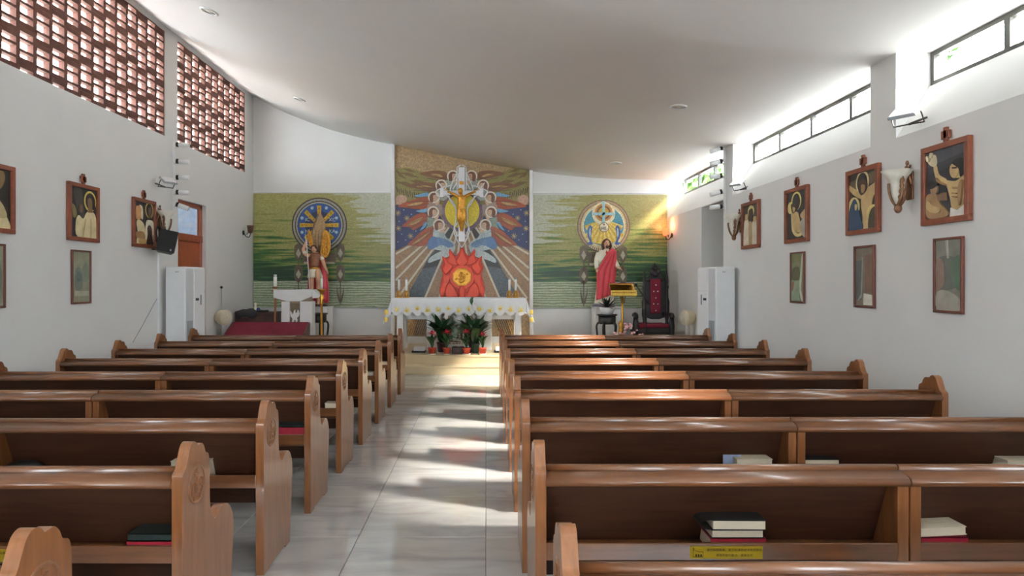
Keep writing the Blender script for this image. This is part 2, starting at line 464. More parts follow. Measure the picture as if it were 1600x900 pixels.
# marble dado left and right of the centre
da = MB().box(XL,-2.02,YB-.03,YB,.3,1.03).build('trim_1', M['dado']); tag(da, 'pale grey marble dado left of the altar', kind='structure')
da = MB().box(1.0,XR,YB-.03,YB,.3,1.03).build('trim_2', M['dado']); tag(da, 'pale grey marble dado right of the altar', kind='structure')
ce = MB().box(XL,-2.02,YB-.035,YB,3.515,3.56).build('trim_3', M['white_marble']); tag(ce, 'thin white ledge over the left mural', kind='structure')
ce = MB().box(1.0,XR,YB-.035,YB,3.505,3.55).build('trim_4', M['white_marble']); tag(ce, 'thin white ledge over the right mural', kind='structure')
for nm, (a, b) in (('trim_5',(-2.03,-1.945)),('trim_6',(.935,1.01))):
    t = MB().box(a,b,YB-.12,YB,.3,zc(.5*(a+b))+.01).build(nm, M['white_marble'], bev=.008); tag(t, 'white marble strip framing the central mosaic', kind='structure')
t = MB().box(-1.945,.935,YB-.10,YB,.3,.44).build('trim_7', M['white_marble']); tag(t, 'white plinth under the central mosaic', kind='structure')

# rear wall (behind the camera) with two windows and a doorway-less middle
rw = MB(); zr = 5.6
def rear(x0,x1,z0,z1): rw.box(x0,x1,YR-.15,YR,z0,z1)
rear(XL-.2,-3.7,0,2.7); rear(-3.7,-1.5,0,.9); rear(-1.5,1.1,0,2.7); rear(1.1,3.3,0,.9); rear(3.3,4.34,0,2.7)
rw.prism([(XL-.2,2.7),(4.34,2.7)] + [(x,z+.02) for x,z in reversed(ps) if XL-.2 <= x <= 4.34], YR-.15, YR)
tag(rw.build('wall_rear', M['plaster']), 'white rear wall with two windows', kind='structure')
for i, (a, b) in enumerate(((-3.7,-1.5),(1.1,3.3))):
    wn = empty('window_%d' % (5+i), (a, YR-.1, .9)); tag(wn, 'rear window', kind='structure')
    f = MB()
    for x in (a+.02, (a+b)/2, b-.02): f.box(x-.025,x+.025,YR-.12,YR-.06,.9,2.7)
    f.box(a,b,YR-.12,YR-.06,.9,.95).box(a,b,YR-.12,YR-.06,2.65,2.7)
    f.build('frame', M['metal_dark'], wn)
    MB().box(a+.04,b-.04,YR-.095,YR-.09,.94,2.66).build('pane', M['glass'], wn)

# door in the left wall
d = empty('door_1', (XL-.1, DL0, 0)); tag(d, 'red-brown wooden door with glass transom behind the left air conditioner', kind='structure')
xd = XL-.07
f = MB().box(xd-.06,xd,DL0,DL0+.07,0,DLH).box(xd-.06,xd,DL1-.08,DL1,0,DLH).box(xd-.06,xd,DL0,DL1,DLH-.07,DLH).box(xd-.06,xd+.01,DL0,DL1,2.30,2.42)
f.build('door_frame', M['door_wood'], d, bev=.006)
lf = MB().box(xd-.05,xd-.02,DL0+.07,DL1-.08,.0,2.30).box(xd-.03,xd-.005,DL0+.07,DL1-.2,1.3,2.27).build('door_leaf', M['door_wood'], d, bev=.005)
MB().box(xd-.04,xd-.034,DL0+.07,DL1-.08,2.42,DLH-.07).build('transom_pane', M['door_glass'], d)
# the dim corridor beyond the transom
cb = MB().box(XL-1.8,XL-.14,DL0-.5,DL1+.5,3.1,3.2).box(XL-1.8,XL-1.7,DL0-.4,DL1+.5,0,2.75).box(XL-1.8,XL-.14,DL0-.5,DL0-.4,0,3.1).box(XL-1.8,XL-.14,DL1+.4,DL1+.5,0,3.1)
cb = cb.build('wall_corridor', mat('corridor_paint', (.5,.52,.56,1), .7)); tag(cb, 'dim corridor beyond the left door', kind='structure')

# ground and what stands outside
g = MB().box(-60,60,-40,80,-.4,-.2).build('ground', M['asphalt']); tag(g, 'paved yard outside', kind='structure')
bd = empty('building', (-16,22,-.2), 'pale pinkish neighbouring building seen through the lattice', 'building')
MB().box(-22,-14,19.5,46,-.2,13).build('wall', mat('pale_render', lin(226,204,190), .9, var=.08, scale=1), bd)
wm = mat('dull_pane', lin(150,165,175), .2, var=.1, scale=2)
for i in range(5):
    for j in range(4):
        y, z = 21+i*5, 1.5+j*3
        w_ = MB().box(-14.02,-13.94,y,y+1.8,z,z+1.6).build('window', M['white_plastic'], bd)
        MB().box(-13.945,-13.93,y+.1,y+1.7,z+.1,z+1.5).build('pane', wm, w_)
def outside_tree(loc, r, mt, label, name, hz, n=900):
    t = empty(name, loc, label, 'tree')
    MB().tube([(loc[0],loc[1],loc[2]),(loc[0]+.1,loc[1],hz-r*.4)], [.12,.06]).build('trunk', M['dark_wood'], t)
    m = MB()
    for _ in range(n):
        u = Vector((random.gauss(0,1),random.gauss(0,1),random.gauss(0,1))).normalized()*r*random.random()**.4
        c0 = Vector((loc[0],loc[1],hz))+u; a = Vector((random.gauss(0,1),random.gauss(0,1),random.gauss(0,1))).normalized()*.16
        b = a.orthogonal().normalized()*.09
        m.add([c0-a,c0+b,c0+a,c0-b],[(0,1,2,3)])
    o = m.build('foliage', mt, t, weld=False); o['kind'] = 'stuff'
outside_tree((6.9,21.4,-.2), 1.0, mat('tree_leaf', (.10,.22,.05,1), .6, var=.3, scale=2), 'green leafy tree outside the farthest right window', 'leafy_tree', 4.9)
outside_tree((6.55,22.6,-.2), .55, mat('red_leaf', (.5,.05,.06,1), .6, var=.3, scale=2), 'red-leaved tree outside the farthest right window corner', 'red_tree', 4.35)
outside_tree((7.25,11.8,-.2), 1.15, mat('shade_tree_leaf', (.07,.16,.04,1), .6, var=.3, scale=2), 'green tree added outside the right wall to shade the farthest windows', 'added_shade_tree', 6.3, 1700)  # added tree: its crown shades the farthest bay and weakens the mural's sunbeam

# ------------------------------------------------------------------ pews
PL = 3.02; PT = .045
panel = smooth_poly([(0.012,0),(.0,.02),(.0,.30),(.0,.60),(.0,.80),(.006,.83),(.03,.848),(.048,.885),(.07,.925),(.10,.94),(.128,.93),(.142,.915),(.158,.915),(.185,.915),(.207,.895),(.222,.868),(.25,.855),(.262,.82),(.265,.74),(.268,.64),(.29,.575),(.325,.545),(.355,.553),(.40,.575),(.45,.572),(.50,.545),(.535,.49),(.545,.42),(.53,.30),(.51,.15),(.50,.05),(.49,0),(.40,.0),(.38,.012),(.12,.012),(.10,0)], 4)
rail = [(.0,.775),(-.010,.777),(-.016,.785),(-.016,.797),(-.008,.808),(.012,.816),(.045,.822),(.058,.823),(.061,.811),(.070,.811),(.0725,.822),(.0725,.833),(.077,.839),(.088,.842),(.102,.839),(.108,.832),(.105,.785)]
def make_pew():
    r = empty('pew', (0,0,0))
    for side in (0, 1):
        x0 = 0 if side == 0 else PL-PT
        e = MB().prism(panel, x0, x0+PT, 'yz').build('end_panel', M['wood_z'], r, bev=.007)
        xo = 0 if side == 0 else PL; sg = -1 if side == 0 else 1
        c = (.130,.755)
        em = MB()
        n = 28
        ring = []
        for k in range(n):
            t = 2*PI*k/n; ring.append(t)
        def q(y, z, dx): return (xo+sg*dx, c[0]+y, c[1]+z)
        # carved roundel: rim, cross and letters in low relief
        P = [[q(R*math.cos(t), R*math.sin(t), dx) for t in ring] for R, dx in ((.081,-.002),(.080,.004),(.072,.004),(.070,-.002))]
        em.grid(P, closed=True)
        def bar(ya,yb,za,zb): em.box(min(xo,xo+sg*.004)-.001,max(xo,xo+sg*.004)+.001,c[0]+ya,c[0]+yb,c[1]+za,c[1]+zb)
        fl_ = sg                      # lettering reads the right way round from outside
        bar(-.005,.005,.0,.066); bar(-.020,.020,.038,.048)
        for s0 in (-.045, .0, .043):
            s_ = s0*fl_
            if s0 == -.045: bar(s_-.004,s_+.004,-.036,.018)
            elif s0 == 0: bar(-.018,-.011,-.036,.012); bar(.011,.018,-.036,.012); bar(-.014,.014,-.015,-.007)
            else:
                pts = [(s_+fl_*(.014),.012),(s_-fl_*.004,.017),(s_-fl_*.014,.006),(s_,-.009),(s_+fl_*.014,-.022),(s_+fl_*.004,-.036),(s_-fl_*.014,-.032)]
                em.tube([q(a,b,.002) for a,b in pts], .005, 5)
        for a in (-.03,0,.03): bar(a-.003,a+.003,-.064,-.042)
        em.build('carved_emblem', M['wood_z'], e)
    mid = PL/2
    for (a, b) in ((PT, mid-.0025), (mid+.0025, PL-PT)):
        MB().prism(rail, a, b, 'yz', smooth=True).build('top_rail', M['wood_x'], r, bev=.0)
        MB().prism([(.062,.78),(.082,.78),(.228,.415),(.228,.33),(.208,.33),(.208,.41)], a, b, 'yz').build('back_panel', M['wood_shaded'], r)
        MB().prism([(.0,.475),(.0,.545),(.018,.545),(.018,.495),(.195,.495),(.195,.475)], a, b, 'yz').build('book_shelf', M['wood_x'], r, bev=.003)
        MB().box(a,b,.2,.535,.415,.445).build('seat', M['wood_x'], r, bev=.006)
        MB().box(a+.02,b-.02,.44,.465,.34,.415).build('seat_rail', M['wood_shaded'], r)
    for a in (mid-.0475, mid+.0025):
        MB().prism([(-.004,.0),(-.004,.785),(.075,.785),(.19,.5),(.2,.43),(.44,.41),(.44,.0),(.40,0),(.38,.06),(.1,.06),(.08,0)], a, a+.045, 'yz').build('support_post', M['wood_z'], r, bev=.004)
    kn = MB().box(.22,mid-.12,-.045,-.012,.24,.40).build('kneeler', M['wood_shaded'], r, bev=.006)
    kn2 = MB().box(mid+.12,PL-.22,-.045,-.012,.24,.40).build('kneeler', M['wood_shaded'], r, bev=.006)
    for K, xs in ((kn,(.26,mid-.22)),(kn2,(mid+.16,PL-.32))):
        for x in xs: MB().prism([(-.012,.40),(-.012,.33),(-.08,.30),(-.135,.285),(-.15,.325),(-.08,.36)], x, x+.045, 'yz').build('leg', M['wood_z'], K, bev=.004)
    return r
ordn = ['nearest','second','third','fourth','fifth','sixth','seventh','eighth','ninth']
p0 = make_pew(); PEW = {}
extra = {('left',0):'with only its scrolled end showing',('left',1):'holding dark and red books',('left',2):'holding a pale book',
 ('left',3):'holding a red book',('right',0):'cut off by the lower edge',('right',1):'with books above a yellow notice',('right',2):'holding a blue card'}
first = True
for side, x0, ya in (('left',-4.23,1.72),('right',.20,1.75)):
    for k in range(9):
        o = p0 if first else copy_tree(p0); first = False
        o.location = (x0, ya+.99*k, 0)
        e = extra.get((side,k), '')
        if k == 8: w = 'front wooden pew, closest to the altar, %s of the aisle' % side
        else: w = '%s wooden pew from the camera, %s of the aisle%s' % (ordn[k], side, (', '+e) if e else '')
        tag(o, w, 'pew', 'wooden pews in rows on both sides of the aisle')
        PEW[(side,k)] = o

# notices on the shelf fronts
def notice(p, xa, name_label):
    base = worg(p)
    w, h = .292, .05
    s = MB().box(xa,xa+w,base.y-.0025,base.y-.0002,.484,.484+h).build('notice_sticker', M['sticker'], p); tag(s, name_label)
    y = -.0028
    cx = xa-base.x
    lettering('请勿踩踏跪凳，离开时请将经书放回原处', .0125, .0002, M['ink'], 'lettering', s, (cx+.178, y, .484+h*.70))
    lettering('请保持堂内整洁，谢谢合作', .0125, .0002, M['ink'], 'lettering', s, (cx+.178, y, .484+h*.27))
    ic = MB()
    L_ = [(.012,.008),(.012,.044),(.0145,.044),(.0145,.036),(.034,.028),(.052,.028),(.052,.008)]
    for a, b in zip(L_, L_[1:]+L_[:1]): ic.tube([(xa+a[0],base.y-.003,.484+a[1]),(xa+b[0],base.y-.003,.484+b[1])], .0008, 5)
    for q in (.021,.031,.041): ic.box(xa+q,xa+q+.006,base.y-.0034,base.y-.0026,.492,.503)
    ic.build('chapel_drawing', M['ink'], s)
notice(PEW[('right',1)], .825, 'yellow notice sticker with black lettering and a small chapel drawing')
notice(PEW[('left',1)], -2.195, 'yellow notice sticker with black lettering and a small chapel drawing')

# ------------------------------------------------------------------ books and papers on the shelves
def book(x0, x1, y, z, h, d, cover, label, rz=0, group=None, spine=False, open_=False, gilt=False):
    w = x1-x0; r = empty('book', ((x0+x1)/2, y, z), label, 'book', group, rz)
    t = .003
    cv = MB().box(-w/2,w/2,0,d,0,t).box(-w/2,w/2,0,d,h-t,h)
    if spine: cv.box(-w/2,w/2,0,t,0,h)
    else: cv.box(-w/2,w/2,d-t,d,0,h)
    cv.build('cover', cover, r, local=True)
    MB().box(-w/2+.004,w/2-.004,(.003 if spine else .002),d-.004,t,h-t).build('pages', M['paper'], r, local=True)
    if gilt:
        g_ = MB()
        for i in range(5): g_.box(-w*.3+i*.011,-w*.3+i*.011+.007,-.0006,.0,h*.35,h*.68)
        for i in range(4): g_.box(w*.08+i*.011,w*.08+i*.011+.006,-.0006,.0,h*.38,h*.62)
        g_.build('spine_lettering', M['gilt'], r, local=True)
    return r
ZSF = .4955
yk = 1.75+.99          # second pew on the right
gB = 'books on the pew shelves'
def bx(p, y): return (p-VX)*y/F
Y = yk+.022
book(bx(1110,Y),bx(1197,Y),Y,ZSF,.062,.15,M['cover_red'],'red book with gilt lettering at the bottom of the stack above the yellow notice',group=gB,spine=True,gilt=True)
book(bx(1112,Y),bx(1194,Y),Y+.002,ZSF+.062,.033,.145,M['cover_black'],'black book with pinkish page edges in the middle of the stack above the yellow notice',group=gB)
b_ = book(bx(1113,Y),bx(1197,Y),Y-.003,ZSF+.096,.04,.15,M['cover_black'],'thick bible with cream page edges and black flap cover, topmost of the stack',rz=-.02,group=gB)
fp = MB(); 
fp.grid([[(-.112-.045*math.sin(t), yy, .02+.02*math.cos(t)) for t in [i*PI/8 for i in range(9)]] for yy in (0,.145)])
fp.build('flap', M['cover_black'], b_, local=True)
book(bx(1440,Y),bx(1513,Y),Y,ZSF,.065,.14,M['cover_red'],'red book with gilt lettering at the right end of the second right pew',group=gB,spine=True,gilt=True)
b_ = book(bx(1438,Y),bx(1511,Y),Y,ZSF+.068,.034,.14,M['paper'],'white booklet lying askew on the red book at the right',group=gB); b_.rotation_euler = (0,-.05,0); b_.location.z += .004
Y = 1.75+1.98+.03
o = MB().box(bx(1135,Y),bx(1163,Y),Y+.05,Y+.054,ZSF,ZSF+.135).build('card', M['paper_blue']); set_origin(o,(bx(1149,Y),Y+.05,ZSF)); tag(o,'light blue card standing on the shelf of the third right pew','card')
book(bx(1150,Y),bx(1207,Y),Y-.005,ZSF,.125,.13,M['paper'],'cream booklet beside the blue card',group=gB)
book(bx(1254,Y),bx(1312,Y),Y,ZSF,.122,.14,M['cover_black'],'black book right of the post on the third right pew',group=gB)
book(bx(1574,Y),bx(1640,Y),Y,ZSF,.118,.14,M['paper'],'white book at the right edge on the third right pew',group=gB)
Y = 1.72+.99+.022
book(bx(198,Y),bx(284,Y),Y,ZSF,.062,.15,M['cover_red'],'red book lying under the dark book on the second left pew',group=gB,spine=True,gilt=True)
book(bx(199,Y),bx(284,Y),Y+.002,ZSF+.062,.028,.15,M['cover_green'],'dark green book lying on the red book on the second left pew',group=gB,spine=True)
Y = 1.72+1.98+.03
book(bx(262,Y),bx(322,Y),Y+.03,ZSF,.112,.14,M['paper'],'pale book end showing above the second left pew rail',group=gB)
o = MB()
o.ball((bx(25,Y),Y+.07,ZSF+.055),.055,10,(2.1,1,1)); o = o.build('black_pouch', M['cover_black']); set_origin(o,(bx(25,Y),Y+.07,ZSF)); tag(o,'black pouch on the shelf of the third left pew','pouch')
Y = 1.72+2.97+.03
book(bx(430,Y),bx(487,Y),Y,ZSF,.095,.14,M['cover_red'],'red book near the aisle end of the fourth left pew',group=gB,spine=True)
book(bx(424,Y),bx(486,Y),Y+.002,ZSF+.095,.02,.14,M['cover_green'],'thin dark green book on the red book of the fourth left pew',group=gB,spine=True)
for (k, a, b) in ((4,507,529),(6,572,583),(7,596,606)):
    Y = 1.72+.99*k+.03
    book(bx(a,Y),bx(b,Y),Y,ZSF,.085,.14,M['paper'],'white booklet at the aisle end of the %s left pew' % ordn[k],group=gB)

# ------------------------------------------------------------------ mosaics on the back wall
def mural_bg(name, x0, x1, z0, z1, flip):
    m = bpy.data.materials.new(name); m.use_nodes = True
    nt = m.node_tree; N = nt.nodes; L = nt.links; b = N['Principled BSDF']; b.inputs['Roughness'].default_value = .35
    tc = N.new('ShaderNodeTexCoord'); sp = N.new('ShaderNodeSeparateXYZ'); L.new(tc.outputs['Object'], sp.inputs[0])
    def math_(op, a, b_=None, clamp=False):
        n = N.new('ShaderNodeMath'); n.operation = op; n.use_clamp = clamp
        for i, v in enumerate((a, b_)):
            if v is None: continue
            if isinstance(v, (int,float)): n.inputs[i].default_value = v
            else: L.new(v, n.inputs[i])
        return n.outputs[0]
    def noise(sx, sz, sc, det=5):
        mp = N.new('ShaderNodeMapping'); mp.inputs['Scale'].default_value = (sx,1,sz); L.new(tc.outputs['Object'], mp.inputs['Vector'])
        n = N.new('ShaderNodeTexNoise'); n.inputs['Scale'].default_value = sc; n.inputs['Detail'].default_value = det; L.new(mp.outputs['Vector'], n.inputs['Vector'])
        return n.outputs['Fac']
    def ramp(src, stops, mode='LINEAR'):
        r = N.new('ShaderNodeValToRGB'); r.color_ramp.interpolation = mode
        e = r.color_ramp.elements
        e[0].position, e[0].color = stops[0]; e[1].position, e[1].color = stops[-1]
        for p_, c_ in stops[1:-1]:
            q_ = e.new(p_); q_.color = c_
        L.new(src, r.inputs['Fac']); return r.outputs['Color']
    def mixc(f, a, c_):
        n = N.new('ShaderNodeMix'); n.data_type = 'RGBA'; L.new(f, n.inputs['Factor']); L.new(a, n.inputs['A']); L.new(c_, n.inputs['B']); return n.outputs['Result']
    W, H = x1-x0, z1-z0
    u = math_('DIVIDE', sp.outputs['X'], W); v = math_('DIVIDE', sp.outputs['Z'], H)
    if flip: u = math_('SUBTRACT', 1.0, u)
    st = noise(.55, 11, 1.7, 5)
    big = noise(.35, 1.6, 1.2, 2)
    # streaked bands, the green reaching higher at the outer side
    t = math_('ADD', v, math_('MULTIPLY', math_('SUBTRACT', st, .5), 1.5))
    t = math_('ADD', t, math_('MULTIPLY', math_('SUBTRACT', u, .5), .16))
    t = math_('ADD', t, math_('MULTIPLY', math_('SUBTRACT', big, .5), .2))
    sky = ramp(t, [(.20,lin(26,58,34)),(.30,lin(38,84,44)),(.40,lin(66,104,48)),(.47,lin(112,124,60)),(.56,lin(140,140,80)),(.80,lin(152,150,92)),(.95,lin(146,140,84))])
    pale = ramp(math_('ADD', math_('ADD', math_('MULTIPLY', u, .45), math_('MULTIPLY', v, .21)), math_('MULTIPLY', math_('SUBTRACT', st, .5), .45)), [(.52,(0,0,0,1)),(.525,(1,1,1,1))])
    pc = N.new('ShaderNodeRGB'); pc.outputs[0].default_value = lin(176,178,158)
    up = math_('GREATER_THAN', v, .56)
    pf_ = math_('MULTIPLY', pale, up)
    sky = mixc(pf_, sky, pc.outputs[0])
    # water: wavy pale lines
    mp = N.new('ShaderNodeMapping'); mp.inputs['Scale'].default_value = (.22,1,1); L.new(tc.outputs['Object'], mp.inputs['Vector'])
    wv = N.new('ShaderNodeTexWave'); wv.bands_direction = 'Z'; wv.inputs['Scale'].default_value = 6; wv.inputs['Distortion'].default_value = 5; wv.inputs['Detail'].default_value = 3; wv.inputs['Detail Scale'].default_value = 1.5
    L.new(mp.outputs['Vector'], wv.inputs['Vector'])
    wat = ramp(wv.outputs['Fac'], [(.1,lin(104,122,90)),(.35,lin(146,158,128)),(.7,lin(160,170,142)),(.95,lin(176,182,158))])
    edge = math_('ADD', v, math_('MULTIPLY', math_('SUBTRACT', noise(1,1,1.1,2), .5), .05))
    isup = math_('GREATER_THAN', edge, .235)
    colr = mixc(isup, wat, sky)
    vo = N.new('ShaderNodeTexVoronoi'); vo.inputs['Scale'].default_value = 48; L.new(tc.outputs['Object'], vo.inputs['Vector'])
    s2 = N.new('ShaderNodeSeparateColor'); L.new(vo.outputs['Color'], s2.inputs['Color'])
    hs = N.new('ShaderNodeHueSaturation'); L.new(colr, hs.inputs['Color'])
    L.new(math_('ADD', .82, math_('MULTIPLY', s2.outputs['Red'], .36)), hs.inputs['Value'])
    L.new(hs.outputs['Color'], b.inputs['Base Color'])
    bp = N.new('ShaderNodeBump'); bp.inputs['Strength'].default_value = .2; bp.inputs['Distance'].default_value = .004
    L.new(vo.outputs['Distance'], bp.inputs['Height']); L.new(bp.outputs['Normal'], b.inputs['Normal'])
    return m
MO = {}
def mm(key, rgb, **k):
    if key not in MO: MO[key] = mosaic('mosaic_'+key, lin(*rgb), **k)
    return MO[key]
WY = YB-.05
def plate(name, pts, parent, m, lay=0, th=.008, smooth=False, sub=4):      # a flat field of mosaic, outlined by points of the wall plane
    if smooth: pts = smooth_poly(pts, sub)
    q = []
    for (x, y) in pts:
        p = px(x, y, WY); q.append((p.x, p.z))
    y1 = WY - lay*.004
    return MB().prism(q, y1-th, y1+.001).build(name, m, parent)
def stripe(a, b, w):
    a, b = Vector(a), Vector(b); d = (b-a).normalized(); n = Vector((-d.y, d.x))*w/2
    return [tuple(a+n), tuple(b+n), tuple(b-n), tuple(a-n)]

def side_mural(x0, x1, y0, y1, flip, label):
    a = px(x0, y1, YB-.03); b = px(x1, y0, YB-.03)
    r = empty('mosaic_mural', (a.x, YB, a.z), label, 'mural')
    MB().box(a.x,b.x,YB-.05,YB-.002,a.z,b.z).build('background', mural_bg('mosaic_ground_'+('b' if flip else 'a'), a.x, b.x, a.z, b.z, flip), r)
    return r
lm = side_mural(396.5,612,302.5,480.5,False,'green mosaic mural with blue roundel and golden rays behind the archangel statue')
rm = side_mural(831.5,1042.5,304.5,481.5,True,'green mosaic mural with dolphins roundel behind the red-robed statue')
def wheat(x, ytop, r, dark, pale):
    for yy in (ytop, ytop+33):
        plate('grain_ear', [(x-6,yy),(x-2,yy-3),(x+2,yy-3),(x+6,yy),(x+7,yy+12),(x+4,yy+20),(x,yy+25),(x-4,yy+20),(x-7,yy+12)], r, dark, 1, smooth=False)
        plate('grain_ear', [(x,yy+4),(x+4,yy+12),(x,yy+19),(x-4,yy+12)], r, pale, 2)
    plate('stalk', stripe((x,ytop+24),(x,ytop+92),1.6), r, dark, 1)
    for s in (-1,1):
        plate('grain_leaf', [(x,ytop+90),(x+s*3,ytop+86),(x+s*5.5,ytop+72),(x+s*5.5,ytop+60),(x+s*4,ytop+72),(x+s*1.5,ytop+80)], r, dark, 2)
        plate('grain_leaf', [(x,ytop+58),(x+s*5,ytop+54),(x+s*7,ytop+48),(x+s*4,ytop+52)], r, dark, 2)
# left roundel
cx, cy = 499.3, 352
dk = mm('brown',(96,84,66)); pl = mm('pale_grey',(168,164,142))
for rr, key, rgb in ((43.3,'maroon',(64,40,44)),(41.3,'grey',(138,142,128)),(38,'maroon',(64,40,44)),(36.3,'pale_grey',(168,164,142)),(34.4,'royal',(44,78,140))):
    plate('roundel_ring', circle(cx,cy,rr,40), lm, mm(key,rgb), {43.3:1,41.3:2,38:3,36.3:4,34.4:5}[rr])
plate('roundel_core', circle(cx,cy,22,30), lm, mm('dark_navy',(36,44,76)), 6)
gy = mm('gold_yellow',(186,150,44), metal=.2)
for ang in range(0, 360, 45):
    t = math.radians(ang); d = Vector((math.cos(t), math.sin(t))); n = Vector((-d.y,d.x)); c0 = Vector((cx,cy))
    L_ = 30.5
    plate('golden_ray', [tuple(c0+d*4+n*2.2), tuple(c0+d*L_+n*3.4), tuple(c0+d*L_-n*3.4), tuple(c0+d*4-n*2.2)], lm, gy, 7)
    for e_ in (12, 20, 26): plate('ray_stone', circle(*(c0+d*e_),1.0,8), lm, mm('amber',(120,80,30)), 8)
for ang in range(0, 360, 45):
    t = math.radians(ang+22.5); c0 = Vector((cx+29*math.cos(t), cy+29*math.sin(t)))
    for q in range(4):
        v = Vector((math.cos(q*PI/4), math.sin(q*PI/4)))*2.7
        plate('star', stripe(c0-v,c0+v,.9), lm, mm('ice',(176,200,214)), 6)
for s_, (x_, y_) in (('IC',(480.5,343.5)),('XC',(519,343.5)),('NI',(480.5,361.5)),('KA',(519,361.5))):
    p = px(x_, y_, WY-.032) - worg(lm)
    lettering(s_, .105, .004, mm('ice',(176,200,214)), 'lettering', lm, p)
cb_ = mm('umber',(112,90,62)); cs_ = mm('sand_line',(170,140,100))
plate('grape_cluster', [(499,334),(507,344),(510,360),(508,380),(503,394),(497,398),(490,390),(487,374),(489,356),(494,342)], lm, cb_, 10, smooth=True)
for k in range(4):
    plate('vine_strand', smooth_poly([(491+k*4,388-k*3),(489+k*5,365),(496+k*3,345),(501,332),(499+k*3,347),(493+k*5,366),(494+k*4,388-k*3)],3), lm, cs_, 11)
wheat(466.5,384,lm,dk,pl); wheat(532,384,lm,dk,pl)
plate('ornament_band', [(473,395),(525,395),(525,412),(473,412)], lm, mm('brown',(96,84,66)), 1)
plate('ornament_band', [(475,409),(523,409),(523,412.5),(475,412.5)], lm, pl, 2)
# right roundel
cx, cy = 943, 353.5
for i, (rr, key, rgb) in enumerate(((41.5,'brown_ring',(116,96,68)),(39.6,'rose_ring',(168,140,116)),(37,'brown_ring',(116,96,68)),(35.6,'sand_ring',(206,188,140)),(33,'cream_ring',(222,212,180)),(31,'teal',(74,140,160)))):
    plate('roundel_ring', circle(cx,cy,rr,40), rm, mm(key,rgb), i+1)
sy = mm('sun_yellow',(206,168,52)); sy2 = mm('sun_pale',(220,200,120))
for k in range(22):
    a0 = math.radians(20+k*140/22); a1 = math.radians(20+(k+1)*140/22)
    c0 = Vector((cx,352-10))
    L_ = 46 if abs(k-10.5) < 8 else 32
    R = min(L_, 40)
    def pt(a):
        d = Vector((math.cos(a), math.sin(a))); tt = R
        while (c0+d*tt-Vector((cx,cy))).length > 39 and tt > 5: tt -= .5
        return tuple(c0+d*tt)
    plate('sun_ray', [tuple(c0), pt(a0), pt(a1)], rm, sy if k % 2 else sy2, 7)
for k in range(16):
    a0 = math.radians(50+k*5); d = Vector((math.cos(a0), math.sin(a0)))
    plate('white_ray', stripe(Vector((cx,cy))+d*30, Vector((cx,cy))+d*39, 1.6), rm, mm('cream_ring',(222,212,180)), 8)
plate('arch', circle(942.5,334,18,28), rm, mm('cream_ring',(222,212,180)), 9)
plate('arch', circle(942.5,332.5,14,28), rm, mm('amber2',(186,136,70)), 10)
plate('arch', circle(942.5,332.5,11,24), rm, mm('brown_red',(120,72,48)), 11)
plate('arch', circle(942.5,332.5,8,24), rm, mm('gold_yellow',(186,150,44)), 12)
cb2 = mm('cross_blue',(150,196,206))
plate('cross_bar', [(940.4,315),(944.6,315),(944.6,350),(940.4,350)], rm, cb2, 13)
plate('cross_bar', [(926,332.5),(959,332.5),(959,336.6),(926,336.6)], rm, cb2, 13)
plate('medallion', circle(943,355.5,7.6,24), rm, mm('brown_ring',(116,96,68)), 14)
plate('medallion', circle(943,355.5,6.6,24), rm, mm('cream_disc',(226,216,190)), 15)
lettering('IHS', .10, .003, mm('maroon',(64,40,44)), 'lettering', rm, px(943,357,WY-.072)-worg(rm), sx=.9)
plate('medallion_cross', stripe((943,349.5),(943,353),.8), rm, mm('maroon',(64,40,44)), 16)
plate('medallion_cross', stripe((941.5,351),(944.5,351),.8), rm, mm('maroon',(64,40,44)), 16)
for s in (-1, 1):
    x = lambda d: 943+s*d
    plate('dolphin', [(x(21),352),(x(24),355),(x(26),362),(x(25),371),(x(22),378),(x(27),380),(x(22),383),(x(17),381),(x(19),377),(x(20),370),(x(19),362),(x(18),356)], rm, mm('dolphin_blue',(74,100,150)), 9, smooth=True, sub=3)
    plate('dolphin', [(x(20.5),356),(x(22.5),358),(x(23),366),(x(21.5),373),(x(20.5),366)], rm, mm('ice',(176,200,214)), 10)
wheat(912,387,rm,dk,pl); wheat(973,387,rm,dk,pl)
plate('ornament_band', [(919,394),(966,394),(966,416),(919,416)], rm, dk, 1)
plate('ornament_band', [(921,411),(964,411),(964,415),(921,415)], rm, pl, 2)

# central mosaic
a = px(618, 523.5, YB-.05); b = px(827, 228, YB-.05)
cm = empty('mosaic_mural', (a.x, YB, a.z), 'tall central mosaic of kneeling angels and rays behind the crucifix', 'mural')
bgp = [(-1.945,.44),(.935,.44)] + [(x,z) for x,z in reversed(ps) if -1.945 <= x <= .935]
bgp = [(-1.945,.44),(.935,.44),(.935,zc(.935))] + [(x,z) for x,z in reversed(ps) if -1.94 < x < .93] + [(-1.945,zc(-1.945))]
MB().prism(bgp, YB-.05, YB-.002).build('background', mm('sand_ground',(166,140,104), cell=40, var=.3), cm)
CX = 722.3
def mir(pts): return [(2*CX-x, y) for x, y in pts]
olive = mm('olive',(132,124,72)); navy = mm('navy',(34,44,92)); white = mm('white_line',(206,198,176), var=.08); blk = mm('black_glass',(36,36,38), var=.5)
slate = mm('slate',(74,84,92), var=.5); tan = mm('tan',(150,118,84), var=.35); rust = mm('rust',(150,70,40)); brown = mm('wing_brown',(116,78,52)); dkbr = mm('dark_brown',(72,50,34))
fl_ = mm('flesh',(206,170,140), var=.1); hairm = mm('hair_mosaic',(104,64,46)); halo = mm('halo_white',(226,218,204), var=.08); blue = mm('robe_blue',(100,132,170)); pale = mm('robe_pale',(160,166,156), var=.2); sky_ = mm('ribbon_blue',(112,160,196)); goldf = mm('feather_gold',(178,146,92))
plum = mm('plum',(112,88,104))
